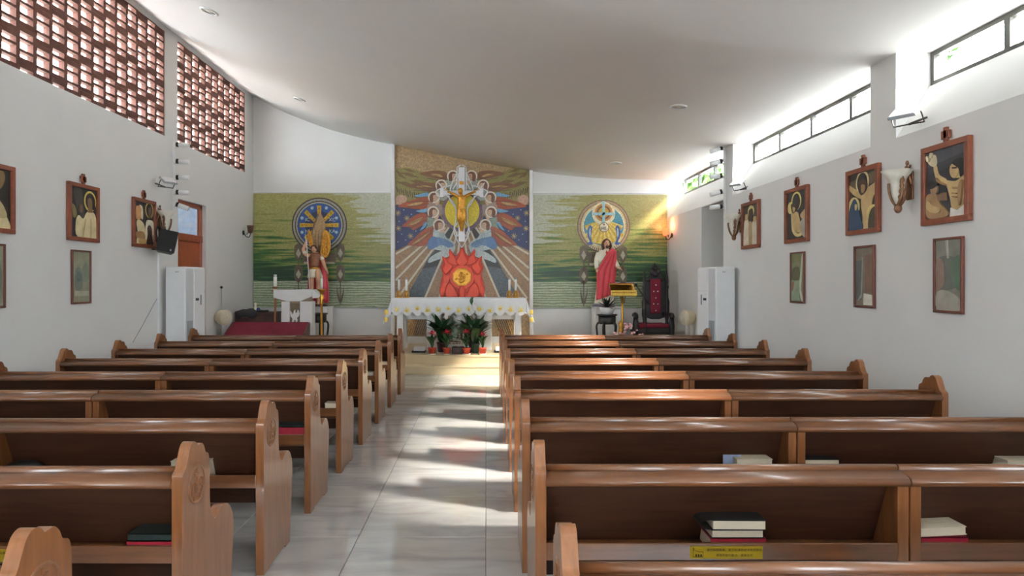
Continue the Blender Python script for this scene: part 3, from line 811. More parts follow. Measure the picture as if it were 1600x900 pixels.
for F_ in (lambda q: q, mir):
    plate('olive_field', F_([(618.5,263),(640,262),(668,272),(700,270),(722.3,272),(722.3,320),(690,330),(660,322),(640,318),(618.5,318)]), cm, olive, 1)
    plate('night_field', F_([(618.5,320),(640,321),(668,322),(690,340),(694,358),(672,378),(645,379),(618.5,392)]), cm, navy, 2)
    # brown feathers over the olive field, dark comb below
    for q in ([(630,264),(640,264),(652,270),(640,269)], [(624,270),(640,270),(655,278),(640,276)],[(618.5,266),(626,270),(636,280),(624,276)],[(640,282),(652,281),(662,284),(655,289)],[(619,284),(634,284),(650,292),(636,292)]):
        plate('feather', F_(q), cm, mm('moss_brown',(106,84,50)), 2)
    for k in range(13):
        x_ = 620+k*3.4; y_ = 292+k*1.0+ (2 if k % 2 else 0)
        plate('feather', F_(stripe((x_,y_),(x_+1.5,y_+9),1.3)), cm, dkbr, 3)
    plate('cloud', F_([(619,309),(625,305),(632,306),(636,310),(634,316),(628,320),(620,318)]), cm, mm('pinkish',(186,150,130)), 5, smooth=True)
    # rays
    plate('ray_field', F_([(694,352),(722.3,338),(722.3,466),(618.5,466),(618.5,392),(645,379)]), cm, tan, 1)
    plate('dark_ray', F_([(704,350),(713,353),(692,402),(665,466),(634,466),(670,402),(690,378)]), cm, slate, 3)
    plate('dark_ray', F_([(704,350),(713,353),(698,392),(684,416),(660,420),(690,378)]), cm, blk, 4)
    for p_, q_ in (((690,356),(618.5,397)),((692,356),(618.5,419)),((696,356),(618.5,438)),((704,352),(621,466)),((713,352),(664,466)),((718,352),(686,466)),((720.5,360),(706,466))):
        plate('white_ray', F_(stripe(p_,q_,3.0)), cm, white, 5)
    plate('lower_ray', F_([(640,500),(652,500),(646,523),(632,523)]), cm, mm('ochre',(190,150,96),cell=30), 3)
    for k in range(9):
        x_ = 645+k*3.3; plate('lower_ray', F_(stripe((x_,498),(x_-9,523),.9)), cm, dkbr, 3)
    # stars
    for (x_, y_) in ((636,341),(641.5,369),(622,333),(623,357)):
        for q in range(4):
            v = Vector((math.cos(q*PI/4+.2), math.sin(q*PI/4+.2)))*4.6
            plate('star', F_(stripe(Vector((x_,y_))-v, Vector((x_,y_))+v, .75)), cm, mm('star_gold',(190,170,120)), 4)
    for (x_, y_) in ((631,328),(643,335),(624,346),(628,366),(650,361),(634,375),(622,378),(648,352)):
        plate('star', F_(circle(x_,y_,.9,8)), cm, mm('ice',(176,200,214)), 4)
    # ten angels
    ang = [
     ((707.8,275.5), [(697,270),(690,267.5),(676,267),(656,271),(664,275),(676,278),(690,281),(698,279)], [(700,281),(709,283),(715,285),(717,298),(704,296),(694,288)], pale, [(692,276),(686,277),(672,273),(684,272)]),
     ((689.7,290), [(681,288),(672,286),(655,285),(636,291),(644,294),(655,296),(668,299),(680,299)], [(682,297),(691,299),(700,300),(704,310),(694,314),(680,310)], pale, [(676,293),(668,293),(650,292),(664,290)]),
     ((678.3,308.6), [(669,309),(660,309),(648,312),(632,317),(622,323),(636,325),(650,327),(664,327),(672,322)], [(670,316),(679,318),(690,320),(695,332),(684,336),(668,330)], mm('robe_rose',(158,132,118)), [(662,316),(650,317),(636,321),(652,321)]),
     ((677.2,331.8), [(668,336),(660,333),(648,337),(638,345),(628,354),(640,355),(646,360),(654,356),(664,350),(672,344)], [(668,340),(677,342),(686,344),(692,352),(688,362),(676,358),(662,364),(668,352)], mm('robe_mint',(134,150,136)), [(662,340),(652,343),(636,352),(650,350)]),
     ((686.1,351.8), [(678,355),(670,356),(660,361),(648,372),(637,383),(648,384),(658,385),(668,381),(676,374)], [(678,358),(688,360),(695,361),(696,370),(706,376),(712,384),(708,396),(698,402),(684,406),(670,411),(671,404),(682,396),(690,392),(680,390),(670,384),(676,374)], mm('robe_silver',(178,192,192)), [(672,362),(660,370),(644,382),(658,376)]),
    ]
    for i, ((hx,hy), wing, robe, rmat, gold_) in enumerate(ang):
        L0 = 6+i*1.37
        o = plate('angel', F_(robe), cm, rmat, L0+1, smooth=True, sub=3)
        def sp(name, pts, m_, lay, sm=True):
            q_ = plate(name, F_(pts), o, m_, lay, smooth=sm, sub=3)
        sp('wing', wing, rust if i in (2,3,4) else brown, L0)
        sp('wing_feathers', gold_, goldf, L0+1)
        wx = sum(p[0] for p in wing)/len(wing); wy_ = sum(p[1] for p in wing)/len(wing)
        for k_ in (-1, 1):
            sp('wing_feathers', stripe((hx-8,hy+8+k_*2),(wx-14,wy_+1+k_*4 + (7 if i > 2 else 0)),.8), dkbr, L0+2, False)
        sp('halo', circle(hx,hy,9.2,22), halo, L0+2, False)
        sp('halo', circle(hx,hy,7.2,20), mm('halo_inner',(176,160,140)), L0+3, False)
        sp('hair', [(hx-6,hy+7),(hx-6.5,hy-1),(hx-3,hy-6),(hx+3,hy-6),(hx+5.5,hy-1),(hx+3,hy+1),(hx-1,hy+3),(hx-1.5,hy+8)], hairm, L0+4)
        sp('face', [(hx-.8,hy-3),(hx+4,hy-3.2),(hx+5.4,hy+1),(hx+4,hy+5),(hx+1.2,hy+5.2),(hx-1,hy+2)], fl_, L0+5)
        for ey in (1.6, 4.0): sp('eye', circle(hx+ey,hy-.2,.55,6), dkbr, L0+6, False)
        sp('mouth', stripe((hx+2,hy+3),(hx+4,hy+3),.5), rust, L0+6, False)
        sp('hands', [(hx+2,hy+9),(hx+6,hy+7),(hx+9,hy+5.5),(hx+8,hy+9),(hx+4,hy+13)], fl_, L0+5)
        if i >= 2:
            for k_ in range(4):
                sp('robe_fold', stripe((hx+1+k_*2,hy+12),(hx-4+k_*6+(8 if i == 4 else 0),hy+24+(12 if i == 4 else 0)),.8), mm('fold_grey',(132,142,146)), L0+3, False)
        if i == 4:
            sp('mantle', [(678,372),(690,372),(704,378),(709,384),(700,387),(690,383),(678,388),(669,386)], blue, L0+3)
            sp('mantle_fold', [(672,373),(680,370),(684,380),(676,390),(668,386)], mm('robe_deep',(84,116,160)), L0+4)
        elif i == 3: sp('ribbon', [(668,348),(664,356),(656,361),(660,355),(664,348)], sky_, L0+3)
        elif i == 2: sp('ribbon', [(667,326),(658,328),(650,330),(656,332),(666,332)], sky_, L0+2)
        else: sp('ribbon', [(668,301),(660,303),(648,306),(656,308),(670,306)], sky_, L0+2)
    # wavy border of the sun
    plate('sun_border', F_([(722.3,303)]+[(CX-(31+1.8*(k % 2))*math.sin(PI*k/22), 331-(31+1.8*(k % 2))*math.cos(PI*k/22)) for k in range(1,22)]+[(722.3,362)]), cm, plum, 11)
plate('sun_disc', circle(CX,330,27,36), cm, mm('sun_gold',(196,176,36), metal=.1), 12)

# ------------------------------------------------------------------ crucifix with silver branches
YC = YB-.16
def P3(x, y, d=0): q = px(x, y, YC); return Vector((q.x, YC-d, q.z))
cr = empty('crucifix', P3(721.5,388), 'silver branching cross with a golden figure over the central mosaic', 'crucifix')
def bar(x0,x1,y0,y1,d0,d1):
    a_ = px(x0,y1,YC); b_ = px(x1,y0,YC); return MB().box(a_.x,b_.x,YC-d1,YC-d0,a_.z,b_.z)
bar(716.5,726.5,262,378,0,.06).build('cross_upright', M['silver'], cr, bev=.01)
bar(691,754,298,305,.005,.055).build('cross_arm', M['silver'], cr, bev=.01)
for s in (-1, 1):
    X = lambda d: 721.5+s*d
    for pts in ([(X(7),262),(X(1),258)],[(X(7),263),(X(7),298)],[(X(7),270),(X(16),290),(X(18),300)],[(X(16),290),(X(30),294),(X(40),300),(X(35),308),(X(24),305)],
                [(X(30),294),(X(36),286)],[(X(24),305),(X(10),322),(X(9),345),(X(11),355),(X(7),370)],[(X(20),306),(X(17),315),(X(9),326)],[(X(11),355),(X(4),345)],
                [(X(10),350),(X(12),362),(X(6),378),(X(0),387)],[(X(7),370),(X(2),362)],[(X(7),285),(X(14),297)],[(X(32),304),(X(30),296)]):
        MB().tube(spline([P3(a_,b_,.05) for a_,b_ in pts],4), .014, 6).build('branch', M['silver'], cr)
    bar(X(31)-3,X(31)+3,294,309,.0,.06).build('cross_end', M['silver'], cr, bev=.01)
# corpus: one continuous golden figure
g_ = MB()
def seg(pts, r): g_.tube(spline([P3(x,y,d) for x,y,d in pts],4), [r[0]+(r[1]-r[0])*i/((len(pts)-1)*4) for i in range((len(pts)-1)*4+1)], 10)
seg([(721.5,309,.13),(721.5,317,.15),(721,326,.15),(721.5,333,.15)], (.092,.07))
for s in (-1,1):
    seg([(721.5+s*4,310,.13),(721.5+s*9,306.5,.12),(721.5+s*14,303.5,.10),(721.5+s*19,301,.085)], (.040,.024))
    seg([(721.5+s*2.2,332,.15),(721.5+s*2.8,342,.20),(721.8+s*1.3,352,.15),(721.8,362,.12)], (.060,.032))
    P_ = P3(721.5+s*20,300.5,.085); g_.ball(P_,.034,8,(1.2,.6,.8))
seg([(721.5,308,.14),(720.7,304,.16),(720.2,301,.175)], (.036,.036))
q = P3(720,300.5,.185); g_.ball(q,.062,8,(.85,.95,1.15))
fuse(g_,'figure', M['gold'], cr, .012, 3)
lc = MB(); 
rows = []
for (y_, rx, ry) in ((328,.088,.08),(332,.098,.09),(337,.104,.095),(341,.098,.09)):
    c0 = P3(721.5,y_,.155); rows.append([(c0.x+rx*math.cos(t)*(1+.08*math.sin(5*t)), c0.y+ry*math.sin(t), c0.z) for t in [2*PI*k/20 for k in range(20)]])
lc.grid(rows, closed=True); lc.build('loincloth', M['gold'], cr)
bar(718,725,284,289,.06,.072).build('title_board', M['gold'], cr)

# red flame tabernacle
tb = empty('tabernacle', px(722,468,YB-.16), 'red flame-shaped tabernacle with a golden octagonal door behind the altar', 'tabernacle')
def relief(pts, d0, d1, m, name, sub=4, sm=True):
    if sm: pts = smooth_poly(pts, sub)
    Q = [(px(x,y,YB-.16).x, px(x,y,YB-.16).z) for x,y in pts]
    return MB().prism(Q, YB-.05-d1, YB-.05-d0).build(name, m, tb, bev=.012 if sm else .004)
half = [(722,386),(727,394),(732,400),(736,396),(742,389),(742,399),(747,404),(753,400),(752,410),(755,418),(752,428),(755,440),(757,452),(756,462),(750,465),(748,455),(745,464),(738,466),(722,467)]
full = half + [(1444-x,y) for x,y in reversed(half[1:-1])]
relief(full, 0, .10, M['flame_deep'], 'flame_backing')
for (pts) in ([(722,390),(727,400),(731,410),(722,416),(713,410),(717,400)], ):
    relief(pts, .08, .16, M['flame'], 'flame')
for s in (-1,1):
    X = lambda d: 722+s*d
    for pts in ([(X(8),414),(X(10),404),(X(16),398),(X(21),393),(X(19),402),(X(22),408),(X(17),412)],
                [(X(15),416),(X(22),410),(X(28),403),(X(27),414),(X(30),420),(X(26),428),(X(20),424)],
                [(X(18),428),(X(25),430),(X(30),424),(X(29),440),(X(34),452),(X(33),463),(X(28),458),(X(24),446),(X(20),440)],
                [(X(15),446),(X(20),442),(X(25),450),(X(26),461),(X(19),465),(X(6),466),(X(8),458)]):
        relief(pts, .08, .15, M['flame'], 'flame')
relief(circle(722,433,19,30), .08, .17, M['flame'], 'roundel', sm=False)
oc = [(722+15.5*math.cos(PI/8+k*PI/4), 433+14.5*math.sin(PI/8+k*PI/4)) for k in range(8)]
dr = relief(oc, .15, .21, M['gold'], 'golden_door', sm=False)
def bump(x,y,r,d): 
    q = px(x,y,YB-.16); return MB().ball((q.x, YB-.05-d, q.z), r, 8, (1,.5,1))
mb = MB()
for k in range(18):
    a_ = random.random()*6.28; rr_ = random.random()*9; q = px(722+rr_*math.cos(a_), 433+rr_*math.sin(a_), YB-.16)
    mb.ball((q.x, YB-.26, q.z), random.uniform(.015,.035), 6, (1.3,.6,1))
mb.build('door_relief', M['gold'], dr)
rr = MB()
ring = [(px(722+13*math.cos(t),433+12.2*math.sin(t),YB-.16)) for t in [2*PI*k/24 for k in range(25)]]
rr.tube([(q.x,YB-.262,q.z) for q in ring], .008, 6); rr.build('door_rim', M['brass'], dr)
relief([(722,446),(726,452),(725,466),(719,466),(718,452)], .12, .2, M['flame'], 'flame')

# ------------------------------------------------------------------ altar
AX0, AX1, AY0, AY1, AZ = -1.765, .755, 12.75, 13.65, 1.30
ac = (AX0+AX1)/2
al = empty('altar', (ac, 13.2, .3), 'white marble altar table with carved pedestal on the platform', 'altar')
MB().box(AX0+.02,AX1-.02,AY0+.02,AY1-.02,AZ-.09,AZ-.012).build('table_top', M['white_marble'], al, bev=.01)
MB().box(AX0+.1,AX1-.1,13.35,13.45,.87,AZ-.09).build('apron', M['white_marble'], al)
for x in (AX0+.08, AX1-.2):
    for y in (AY0+.1, AY1-.22): MB().box(x,x+.12,y,y+.12,.3,AZ-.09).build('leg', M['white_marble'], al, bev=.01)
pd = MB().box(ac-.62,ac-.36,12.9,13.45,.3,AZ-.09).box(ac+.36,ac+.62,12.9,13.45,.3,AZ-.09).box(ac-.36,ac+.36,12.97,13.45,.3,AZ-.09).build('pedestal', M['white_marble'], al, bev=.012)
MB().box(ac-.34,ac+.34,12.955,12.972,.42,1.12).build('niche_panel', mat('brownish_relief', lin(140,120,108), .7, var=.3, scale=14, bump=.5), al)
rl = MB()
rl.ball((ac,12.95,.86),.12,10,(1,.25,1.2))
for s in (-1,1): rl.tube(spline([(ac+s*.05,12.95,.9),(ac+s*.2,12.94,1.0),(ac+s*.3,12.95,.92)],5),.03,6)
for k in range(9): rl.tube(spline([(ac-.3+k*.07,12.945,.5),(ac-.27+k*.07,12.94,.56),(ac-.3+k*.075,12.945,.62)],3),.012,5)
rl.build('relief_carving', M['white_marble'], al)
MB().box(ac-.34,ac+.34,12.93,12.975,1.0,1.02).build('niche_ledge', M['white_marble'], al)
# cloth with scalloped hem
def hem(x, n=13, w=AX1-AX0): return .235+.085*abs(math.sin(PI*(x-AX0)/w*n))**.8
clo = MB(); NX = 105
rows = []
def fold(x): return .012*math.sin(x*17)+.008*math.sin(x*41+1)
xs = [AX0-.005+(AX1-AX0+.01)*i/NX for i in range(NX+1)]
rows.append([(x,AY1,AZ+.002) for x in xs]); rows.append([(x,AY0+.01,AZ+.002) for x in xs]); rows.append([(x,AY0-.004,AZ-.006) for x in xs])
for q in (.25,.5,.75,1): rows.append([(x, AY0-.012-.5*q*(fold(x)+.022), AZ-.01-hem(x)*q) for x in xs])
clo.grid(rows)
for s, xe in ((-1,AX0-.005),(1,AX1+.005)):
    NY = 24; R = []
    ys = [AY0-.004+(AY1-AY0)*i/NY for i in range(NY+1)]
    for q in (0,.25,.5,.75,1):
        R.append([(xe+s*(.0+.13*q*max(0,1-(y-AY0)/.5)+.03*q+.012*q*math.sin(y*23)), y-.05*q*max(0,1-(y-AY0)/.3), AZ+.002-(.27+.05*abs(math.sin(y*13))+.2*max(0,1-(y-AY0)/.35))*q) for y in ys])
    clo.grid(R)
    # the loose corner
    R = []
    for q in (0,.25,.5,.75,1):
        R.append([(xe+s*(.16*q)*t - s*.02*(1-t)*0, AY0-.006-.05*q*t-.02*math.sin(t*9)*q, AZ-.004-(.27+(.20)*t)*q) for t in [j/6 for j in range(7)]])
    clo.grid(R)
cl = clo.build('altar_cloth', M['white_cloth']); tag(cl, 'white cloth with scalloped yellow-flowered hem draped over the altar', 'cloth'); set_origin(cl, (ac,13.2,AZ))
n = 13
for k in range(n):
    x = AX0+(AX1-AX0)*(k+.5)/n
    y = AY0-.036-.5*fold(x); zc_ = AZ-.205-.02*math.sin(k*2.3); fm = MB(); sc_ = .85+.3*((k*.618)%1)
    for a_ in range(7):
        t = a_*2*PI/7+k; d_ = Vector((math.cos(t),0,math.sin(t))); n_ = Vector((-d_.z,0,d_.x)); c0 = Vector((x,y-.004-.001*a_,zc_)); L_ = .075*sc_*(1 if a_ % 2 else .8)
        fm.add([c0, c0+d_*L_*.55+n_*.016+Vector((0,-.006,0)), c0+d_*L_, c0+d_*L_*.55-n_*.016+Vector((0,-.006,0))], [(0,1,2,3)])
    fo = fm.build('embroidered_flower', M['cream_thread'], cl)
    MB().ball((x,y-.012,zc_-.012),.024*sc_,8,(1.2,.25,1)).build('flower_heart', M['yellow_thread'], fo)
for s, xe in ((-1,AX0-.09),(1,AX1+.09)):
    for z_ in (AZ-.26,AZ-.40):
        MB().ball((xe+s*.03*(AZ-z_),AY0-.06,z_),.045,8,(.8,.2,1.1)).build('embroidered_flower', M['yellow_thread'], cl)
# slim white lily on the altar edge
ly = empty('lily_bud', px(737,470,12.9), 'single green lily bud lying at the front of the altar cloth', 'flower'); ly.location.z = AZ+.003
MB().tube(spline([px(736,466,12.8)+Vector((0,0,.0)),px(737,476,12.70)],4),.012,6).build('stem', M['leaf2'], ly)
MB().tube(spline([px(736.5,475,12.70),px(737,467,12.7),px(740,464,12.72)],5),[.012,.02,.028,.034,.03,.024,.022,.02,.014,.008,.003],8).build('bud', M['leaf2'], ly)
# altar candles
gC = 'candles on the altar'
for i, (x_, lab) in enumerate(((623.5,'outer candle in gilt holder at the left end of the altar'),(635,'inner candle in gilt holder at the left end of the altar'),(796,'inner candle in gilt holder at the right end of the altar'),(806,'outer candle in gilt holder at the right end of the altar'))):
    p = px(x_, 466, 13.15); c_ = empty('altar_candle', (p.x, p.y, AZ+.003), lab, 'candle', gC)
    z = AZ+.003
    MB().lathe([(.06,0),(.06,.012),(.03,.03),(.016,.045),(.028,.07),(.014,.09),(.03,.115),(.045,.125),(.03,.135)],(p.x,p.y,z),16).build('candle_holder', M['brass'], c_)
    h_ = MB()
    for s in (-1,1): h_.tube(spline([(p.x+s*.03,p.y,z+.1),(p.x+s*.055,p.y,z+.07),(p.x+s*.045,p.y,z+.02)],4),.007,6)
    h_.build('scroll', M['brass'], c_)
    MB().lathe([(.024,.13),(.024,.345),(.02,.35)],(p.x,p.y,z),16).build('wax_candle', M['candle'], c_)
    MB().lathe([(.014,.35),(.02,.36),(.02,.385)],(p.x,p.y,z),10).build('glass_cap', M['grey_plastic'], c_)

# ------------------------------------------------------------------ plants before the altar
def leaf_mesh(name, L, w, bend, m):
    P = []; n = 7
    for i in range(n+1):
        t = i/n; z = L*math.sin(min(bend*t,2.6))/bend; r = L*(1-math.cos(min(bend*t,2.6)))/bend
        ww = w*math.sin(PI*min(1,t*.93+.05))**.8*(1-.25*t)
        if i == n: ww = .001
        P.append([(-ww,r+.15*ww,z),(0,r-.12*ww,z),(ww,r+.15*ww,z)])
    return MB().grid(P).mesh(name, m)
lv1 = leaf_mesh('leaf', .56, .062, 1.75, M['leaf']); lv2 = leaf_mesh('leaf', .50, .058, 1.0, M['leaf']); lv3 = leaf_mesh('leaf', .26, .036, 1.6, M['leaf2']); lv4 = leaf_mesh('leaf', .2, .03, .7, M['leaf'])
brm = leaf_mesh('bract', .12, .028, .9, M['flower_red'])
spm = leaf_mesh('bract', .16, .045, .6, M['flower_white'])
def pot(r, x, y, z, R, H, m):
    MB().lathe([(R*.72,.012),(R*.95,H*.86),(R*1.04,H*.86),(R*1.04,H),(R*.9,H),(R*.86,H-.015),(.0001,H-.015)],(x,y,z),18).build('pot', m, r)
    MB().lathe([(R*.9,0),(R*1.02,.022),(R*.9,.022),(R*.85,.008),(.0001,.008)],(x,y,z),18).build('saucer', M['saucer'], r)
def red_plant(x_, D, m, lab, hgt, n=11):
    p = px(x_, 550, D); x, y, z = p.x, D, .30
    r = empty('potted_bromeliad', (x,y,z), lab, 'potted plant', 'small red-flowered pot plants before the altar')
    pot(r, x, y, z, .075, .125, m)
    MB().tube([(x,y,z+.1),(x+.01,y,z+hgt)], [.008,.006], 6).build('flower_stalk', M['leaf2'], r)
    for k in range(n):
        share('leaf', lv3 if k % 2 else lv4, r, (0,0,.11+.10*(k/n)*hgt/.4), (random.uniform(-.15,.15),random.uniform(-.1,.1),k*2.4), (1,1,random.uniform(.9,1.25)))
    for k in range(9):
        share('bract', brm, r, (.01,0,hgt-.03+.012*(k%3)), (-1.15 if k < 5 else -.6,0,k*1.3))
red_plant(675,12.19,M['pot_red'],'red pot plant farthest left before the altar',.38)
red_plant(698,12.19,M['pot_red'],'red pot plant second from left with the largest pink bloom',.40)
red_plant(729,12.19,M['pot_red'],'red pot plant in the middle with two stacked blooms',.41)
red_plant(754,12.19,M['pot_red'],'red pot plant farthest right before the altar',.36)
def big_plant(x_, D, m, lab, n, spread, R=.1, lean=0, spath=()):
    p = px(x_, 550, D); x, y, z = p.x, D, .30
    r = empty('potted_peace_lily', (x,y,z), lab, 'potted plant', 'big dark-leaved pot plants before the altar')
    pot(r, x, y, z, R, .2, m)
    for k in range(n):
        a_ = k*2.399+lean; tilt = .1+.5*((k*.618) % 1)
        share('leaf', lv1 if k % 3 else lv2, r, (.02*math.cos(a_),.02*math.sin(a_),.17), (-tilt*spread*0+.0,0,a_), (1.3+.3*((k*.37)%1),1.15,.95+.5*((k*.53)%1)))
    for (dx, h) in spath:
        MB().tube([(x+dx*.3,y,z+.18),(x+dx,y-.05,z+h)], [.007,.005], 6).build('flower_stalk', M['leaf2'], r)
        share('bract', spm, r, (dx,-.05,h-.01), (.15,0,2.6))
    return r
big_plant(691,12.45,M['pot_purple'],'large dark-leaved plant in purple pot behind the left red pots',26,1,spath=((.08,.62),))
big_plant(740,12.45,M['pot_purple'],'large dark-leaved plant in purple pot behind the right red pots',30,1,spath=((-.03,.72),(.03,.78)))
big_plant(743,12.26,M['pot_green'],'low leafy plant in dark green pot between the right red pots',9,.6,R=.075)
tr = MB().box(px(706,550,12.35).x,px(725,550,12.35).x,12.33,12.5,.3,.42).build('planter_trough', M['dark_wood'], bev=.01); set_origin(tr,(px(715,550,12.35).x,12.41,.3)); tag(tr,'low dark planter box between the pot plants','planter')
st_ = empty('silk_arrangement', (px(716,550,12.42).x,12.41,.42), 'pale trailing leaf arrangement standing in the dark planter box', 'plant')
lvp = leaf_mesh('leaf', .2, .035, 1.2, mat('pale_leaf', lin(120,140,118), .5, var=.2, scale=12))
for k in range(16): share('leaf', lvp, st_, (random.uniform(-.09,.09),random.uniform(-.04,.04),.05+.26*random.random()), (random.uniform(-.3,.6),random.uniform(-.5,.5),k*2.1), (1,1,.8))
tw_ = MB()
for k in range(7): tw_.tube(spline([(st_.location.x-.02+.01*k,12.41,.42),(st_.location.x+random.uniform(-.15,.15),12.38,.5),(st_.location.x+random.uniform(-.2,.2),12.36,.46+.14*random.random())],4),.005,5)
tw_.build('twigs', M['saucer'], st_)
# lamps lying on the platform floor
def floor_lamp(x0, x1, y0, y1, D, lab):
    a_ = px(x0,y1,D); b_ = px(x1,y0,D)
    r = empty('floor_floodlight', ((a_.x+b_.x)/2,D,.3), lab, 'floodlight', 'floodlights lying beside the altar')
    MB().box(a_.x,b_.x,D,D+.2,.3,.335).build('housing', M['black_plastic'], r, bev=.006)
    MB().prism([(D+.02,.335),(D+.18,.335),(D+.18,.40)], a_.x+.03,b_.x-.01,'yz').build('lamp_face', M['white_plastic'], r)
floor_lamp(643,664,536,546,12.5,'flat black and white floodlight lying left of the altar')
floor_lamp(772,784,536,546,12.5,'flat black and white floodlight lying right of the altar')

# ------------------------------------------------------------------ left side of the sanctuary
# ambo
D = 12.9
def q2(x, y, D): p = px(x,y,D); return (p.x, p.z)
am = empty('ambo', (px(463,500,D).x, D+.2, .3), 'white marble ambo with angular top and dove relief', 'ambo')
tp = [q2(x,y,D) for x,y in ((427,453),(487,452),(487,463),(469,471),(448,471),(427,465))]
MB().prism(tp, D, D+.30).build('desk_slab', M['white_marble'], am, bev=.008)
a1 = px(487,452,D); a2 = px(487,463,D); a3 = px(500,462,D); a4 = px(489,472,D)
MB().prism([(a1.x,a1.z),(a3.x,a3.z),(a3.x-.02,a3.z-.04),(a2.x,a2.z-.04)], D+.04, D+.34).build('desk_wing', M['white_marble'], am, bev=.006)
MB().prism([q2(x,y,D) for x,y in ((433,466),(487,464),(478,476),(469,474),(448,474),(440,472))], D+.05, D+.26).build('desk_corbel', mat('brown_marble', lin(150,130,108), .4, var=.2, scale=5), am)
for x0, x1 in ((439,452),(468,487)):
    MB().box(px(x0,0,D).x,px(x1,0,D).x,D+.02,D+.28,.3,px(0,471,D).z).build('leg', M['white_marble'], am, bev=.008)
MB().box(px(452,0,D).x,px(468,0,D).x,D+.06,D+.24,.3,px(0,470,D).z).build('centre_panel', mat('brown_panel', lin(120,104,80), .5, var=.2, scale=8), am)
dv = MB()
dp = smooth_poly([(452.5,486),(455,489),(456.5,492),(458,487),(460,484),(460.5,489),(463,488),(464.5,484),(467,489),(466,494),(463,497),(464,501),(462,504),(460,499),(458,503),(455,504),(456,498),(453,494)],3)
dv.prism([q2(x,y,D) for x,y in dp], D+.035, D+.065); dv.build('dove_relief', M['white_marble'], am)
# microphone pole
mp_ = empty('microphone_stand', (px(346,520,12.7).x,12.7,.3), 'thin black microphone pole by the left wall', 'stand')
MB().lathe([(.09,0),(.09,.015),(.012,.03)],(mp_.location.x,12.7,.3),16).build('base', M['black_plastic'], mp_)
MB().tube([(mp_.location.x,12.7,.32),(mp_.location.x,12.7,px(0,451,12.7).z)],.011,8).build('pole', M['grey_plastic'], mp_)
MB().ball((mp_.location.x,12.7,px(0,449,12.7).z),.026).build('knob', M['black_plastic'], mp_)
# floor candle stands
def candle_stand(x_, D, ytop, ycup, ycupb, lab, pole, wax_r=.034):
    p = px(x_,0,D); x = p.x
    r = empty('candle_stand', (x,D,.3), lab, 'candle stand', 'tall candle stands beside the ambo')
    z0, z1, z2 = px(0,ycupb,D).z, px(0,ycup,D).z, px(0,ytop,D).z
    MB().lathe([(.13,0),(.13,.02),(.04,.05),(.02,.08),(.02,z0-.3)],(x,D,.3),16).build('pole', pole, r)
    MB().lathe([(.02,z0),(.045,z0+.04),(.022,z0+.08),(.05,z0+.13),(.025,(z0+z1)/2+.02),(.03,z1-.06),(.075,z1-.02),(.08,z1),(.035,z1)],(x,D,0),16).build('cup', M['brass'] if ycupb-ycup > 5 else pole, r)
    MB().lathe([(wax_r,z1),(wax_r,z2-.05),(wax_r*.7,z2-.045)],(x,D,0),14).build('wax_candle', M['candle'], r)
    MB().lathe([(wax_r*.8,z2-.045),(wax_r*.9,z2)],(x,D,0),12).build('glass_cap', M['frost'], r)
candle_stand(502.5,12.62,431,452,476,'tall brass candle stand right of the ambo',M['brass'],.024)
candle_stand(430,13.45,429,453,458,'tall candle stand half hidden behind the left edge of the ambo',mat('copper_pole', lin(150,100,66), .4, metal=.5, var=.1))
# slanted red-covered desk
D = 12.35
x0, x1 = px(349,0,D).x, px(475,0,D).x
kd = empty('prie_dieu', ((x0+x1)/2,D+.15,.3), 'long low wooden desk with sloping top before the ambo', 'desk')
for x in (x0, x1-.04):
    MB().prism([(D-.1,.3),(D+.4,.3),(D+.42,.835),(D-.12,.56)], x, x+.04, 'yz').build('side_panel', M['dark_wood'], kd, bev=.004)
MB().box(x0+.04,x1-.04,D+.2,D+.22,.3,.7).build('front_panel', M['dark_wood'], kd)
MB().prism([(D-.12,.55),(D+.42,.825),(D+.42,.845),(D-.12,.57)], x0, x1, 'yz').build('desk_top', M['dark_wood'], kd)
rc = MB().prism([(D-.15,.45),(D-.15,.575),(D+.43,.852),(D+.46,.845),(D+.46,.70),(D+.45,.70),(D+.45,.835),(D+.42,.840),(D-.13,.565),(D-.13,.45)], x0+.03, x1-.03, 'yz').build('desk_cover', M['red_cloth'], bev=.004); set_origin(rc,((x0+x1)/2,D,.84)); tag(rc,'dark red velvet cover over the sloping desk','cloth')
# organ / cabinet by the wall
D = 13.4
x0, x1 = -4.95, px(426,0,D).x
og = empty('organ_cabinet', ((x0+x1)/2,D+.2,.3), 'dark wooden cabinet against the left corner of the sanctuary', 'cabinet')
ztp = px(0,488,D).z
MB().box(x0,x1,D,D+.55,.34,ztp-.03).build('body', M['dark_wood'], og, bev=.006)
MB().box(x0-.0,x1+.02,D-.03,D+.57,ztp-.03,ztp).build('top', M['dark_wood'], og, bev=.006)
for a_ in (.05,.42): MB().box(x0+a_,x0+a_+.33,D-.012,D+.005,.42,ztp-.1).build('door', M['dark_wood'], og, bev=.005)
for a_ in (.03,x1-x0-.08): MB().box(x0+a_,x0+a_+.05,D+.02,D+.07,.3,.36).build('leg', M['dark_wood'], og)
ck = MB(); R = []
for i in range(5):
    R.append([(x0+.02+.07*j, D-.04+.12*i, ztp+.012+.05*math.exp(-((j-3)/2.2)**2)*(1+.3*math.sin(i*2+j))) for j in range(7)])
R.insert(0,[(x0+.02+.07*j, D-.045, ztp-.10-.03*math.sin(j*1.7)) for j in range(7)])
ck = ck.grid(R).build('dark_cloth', mat('charcoal_cloth', (.02,.02,.024,1), .85, var=.2)); set_origin(ck,(x0+.3,D,ztp)); tag(ck,'crumpled charcoal cloth on the dark cabinet','cloth')
jr = empty('figurine', (px(394,0,D).x,D+.2,ztp), 'small white and blue figurine on the dark cabinet', 'figurine')
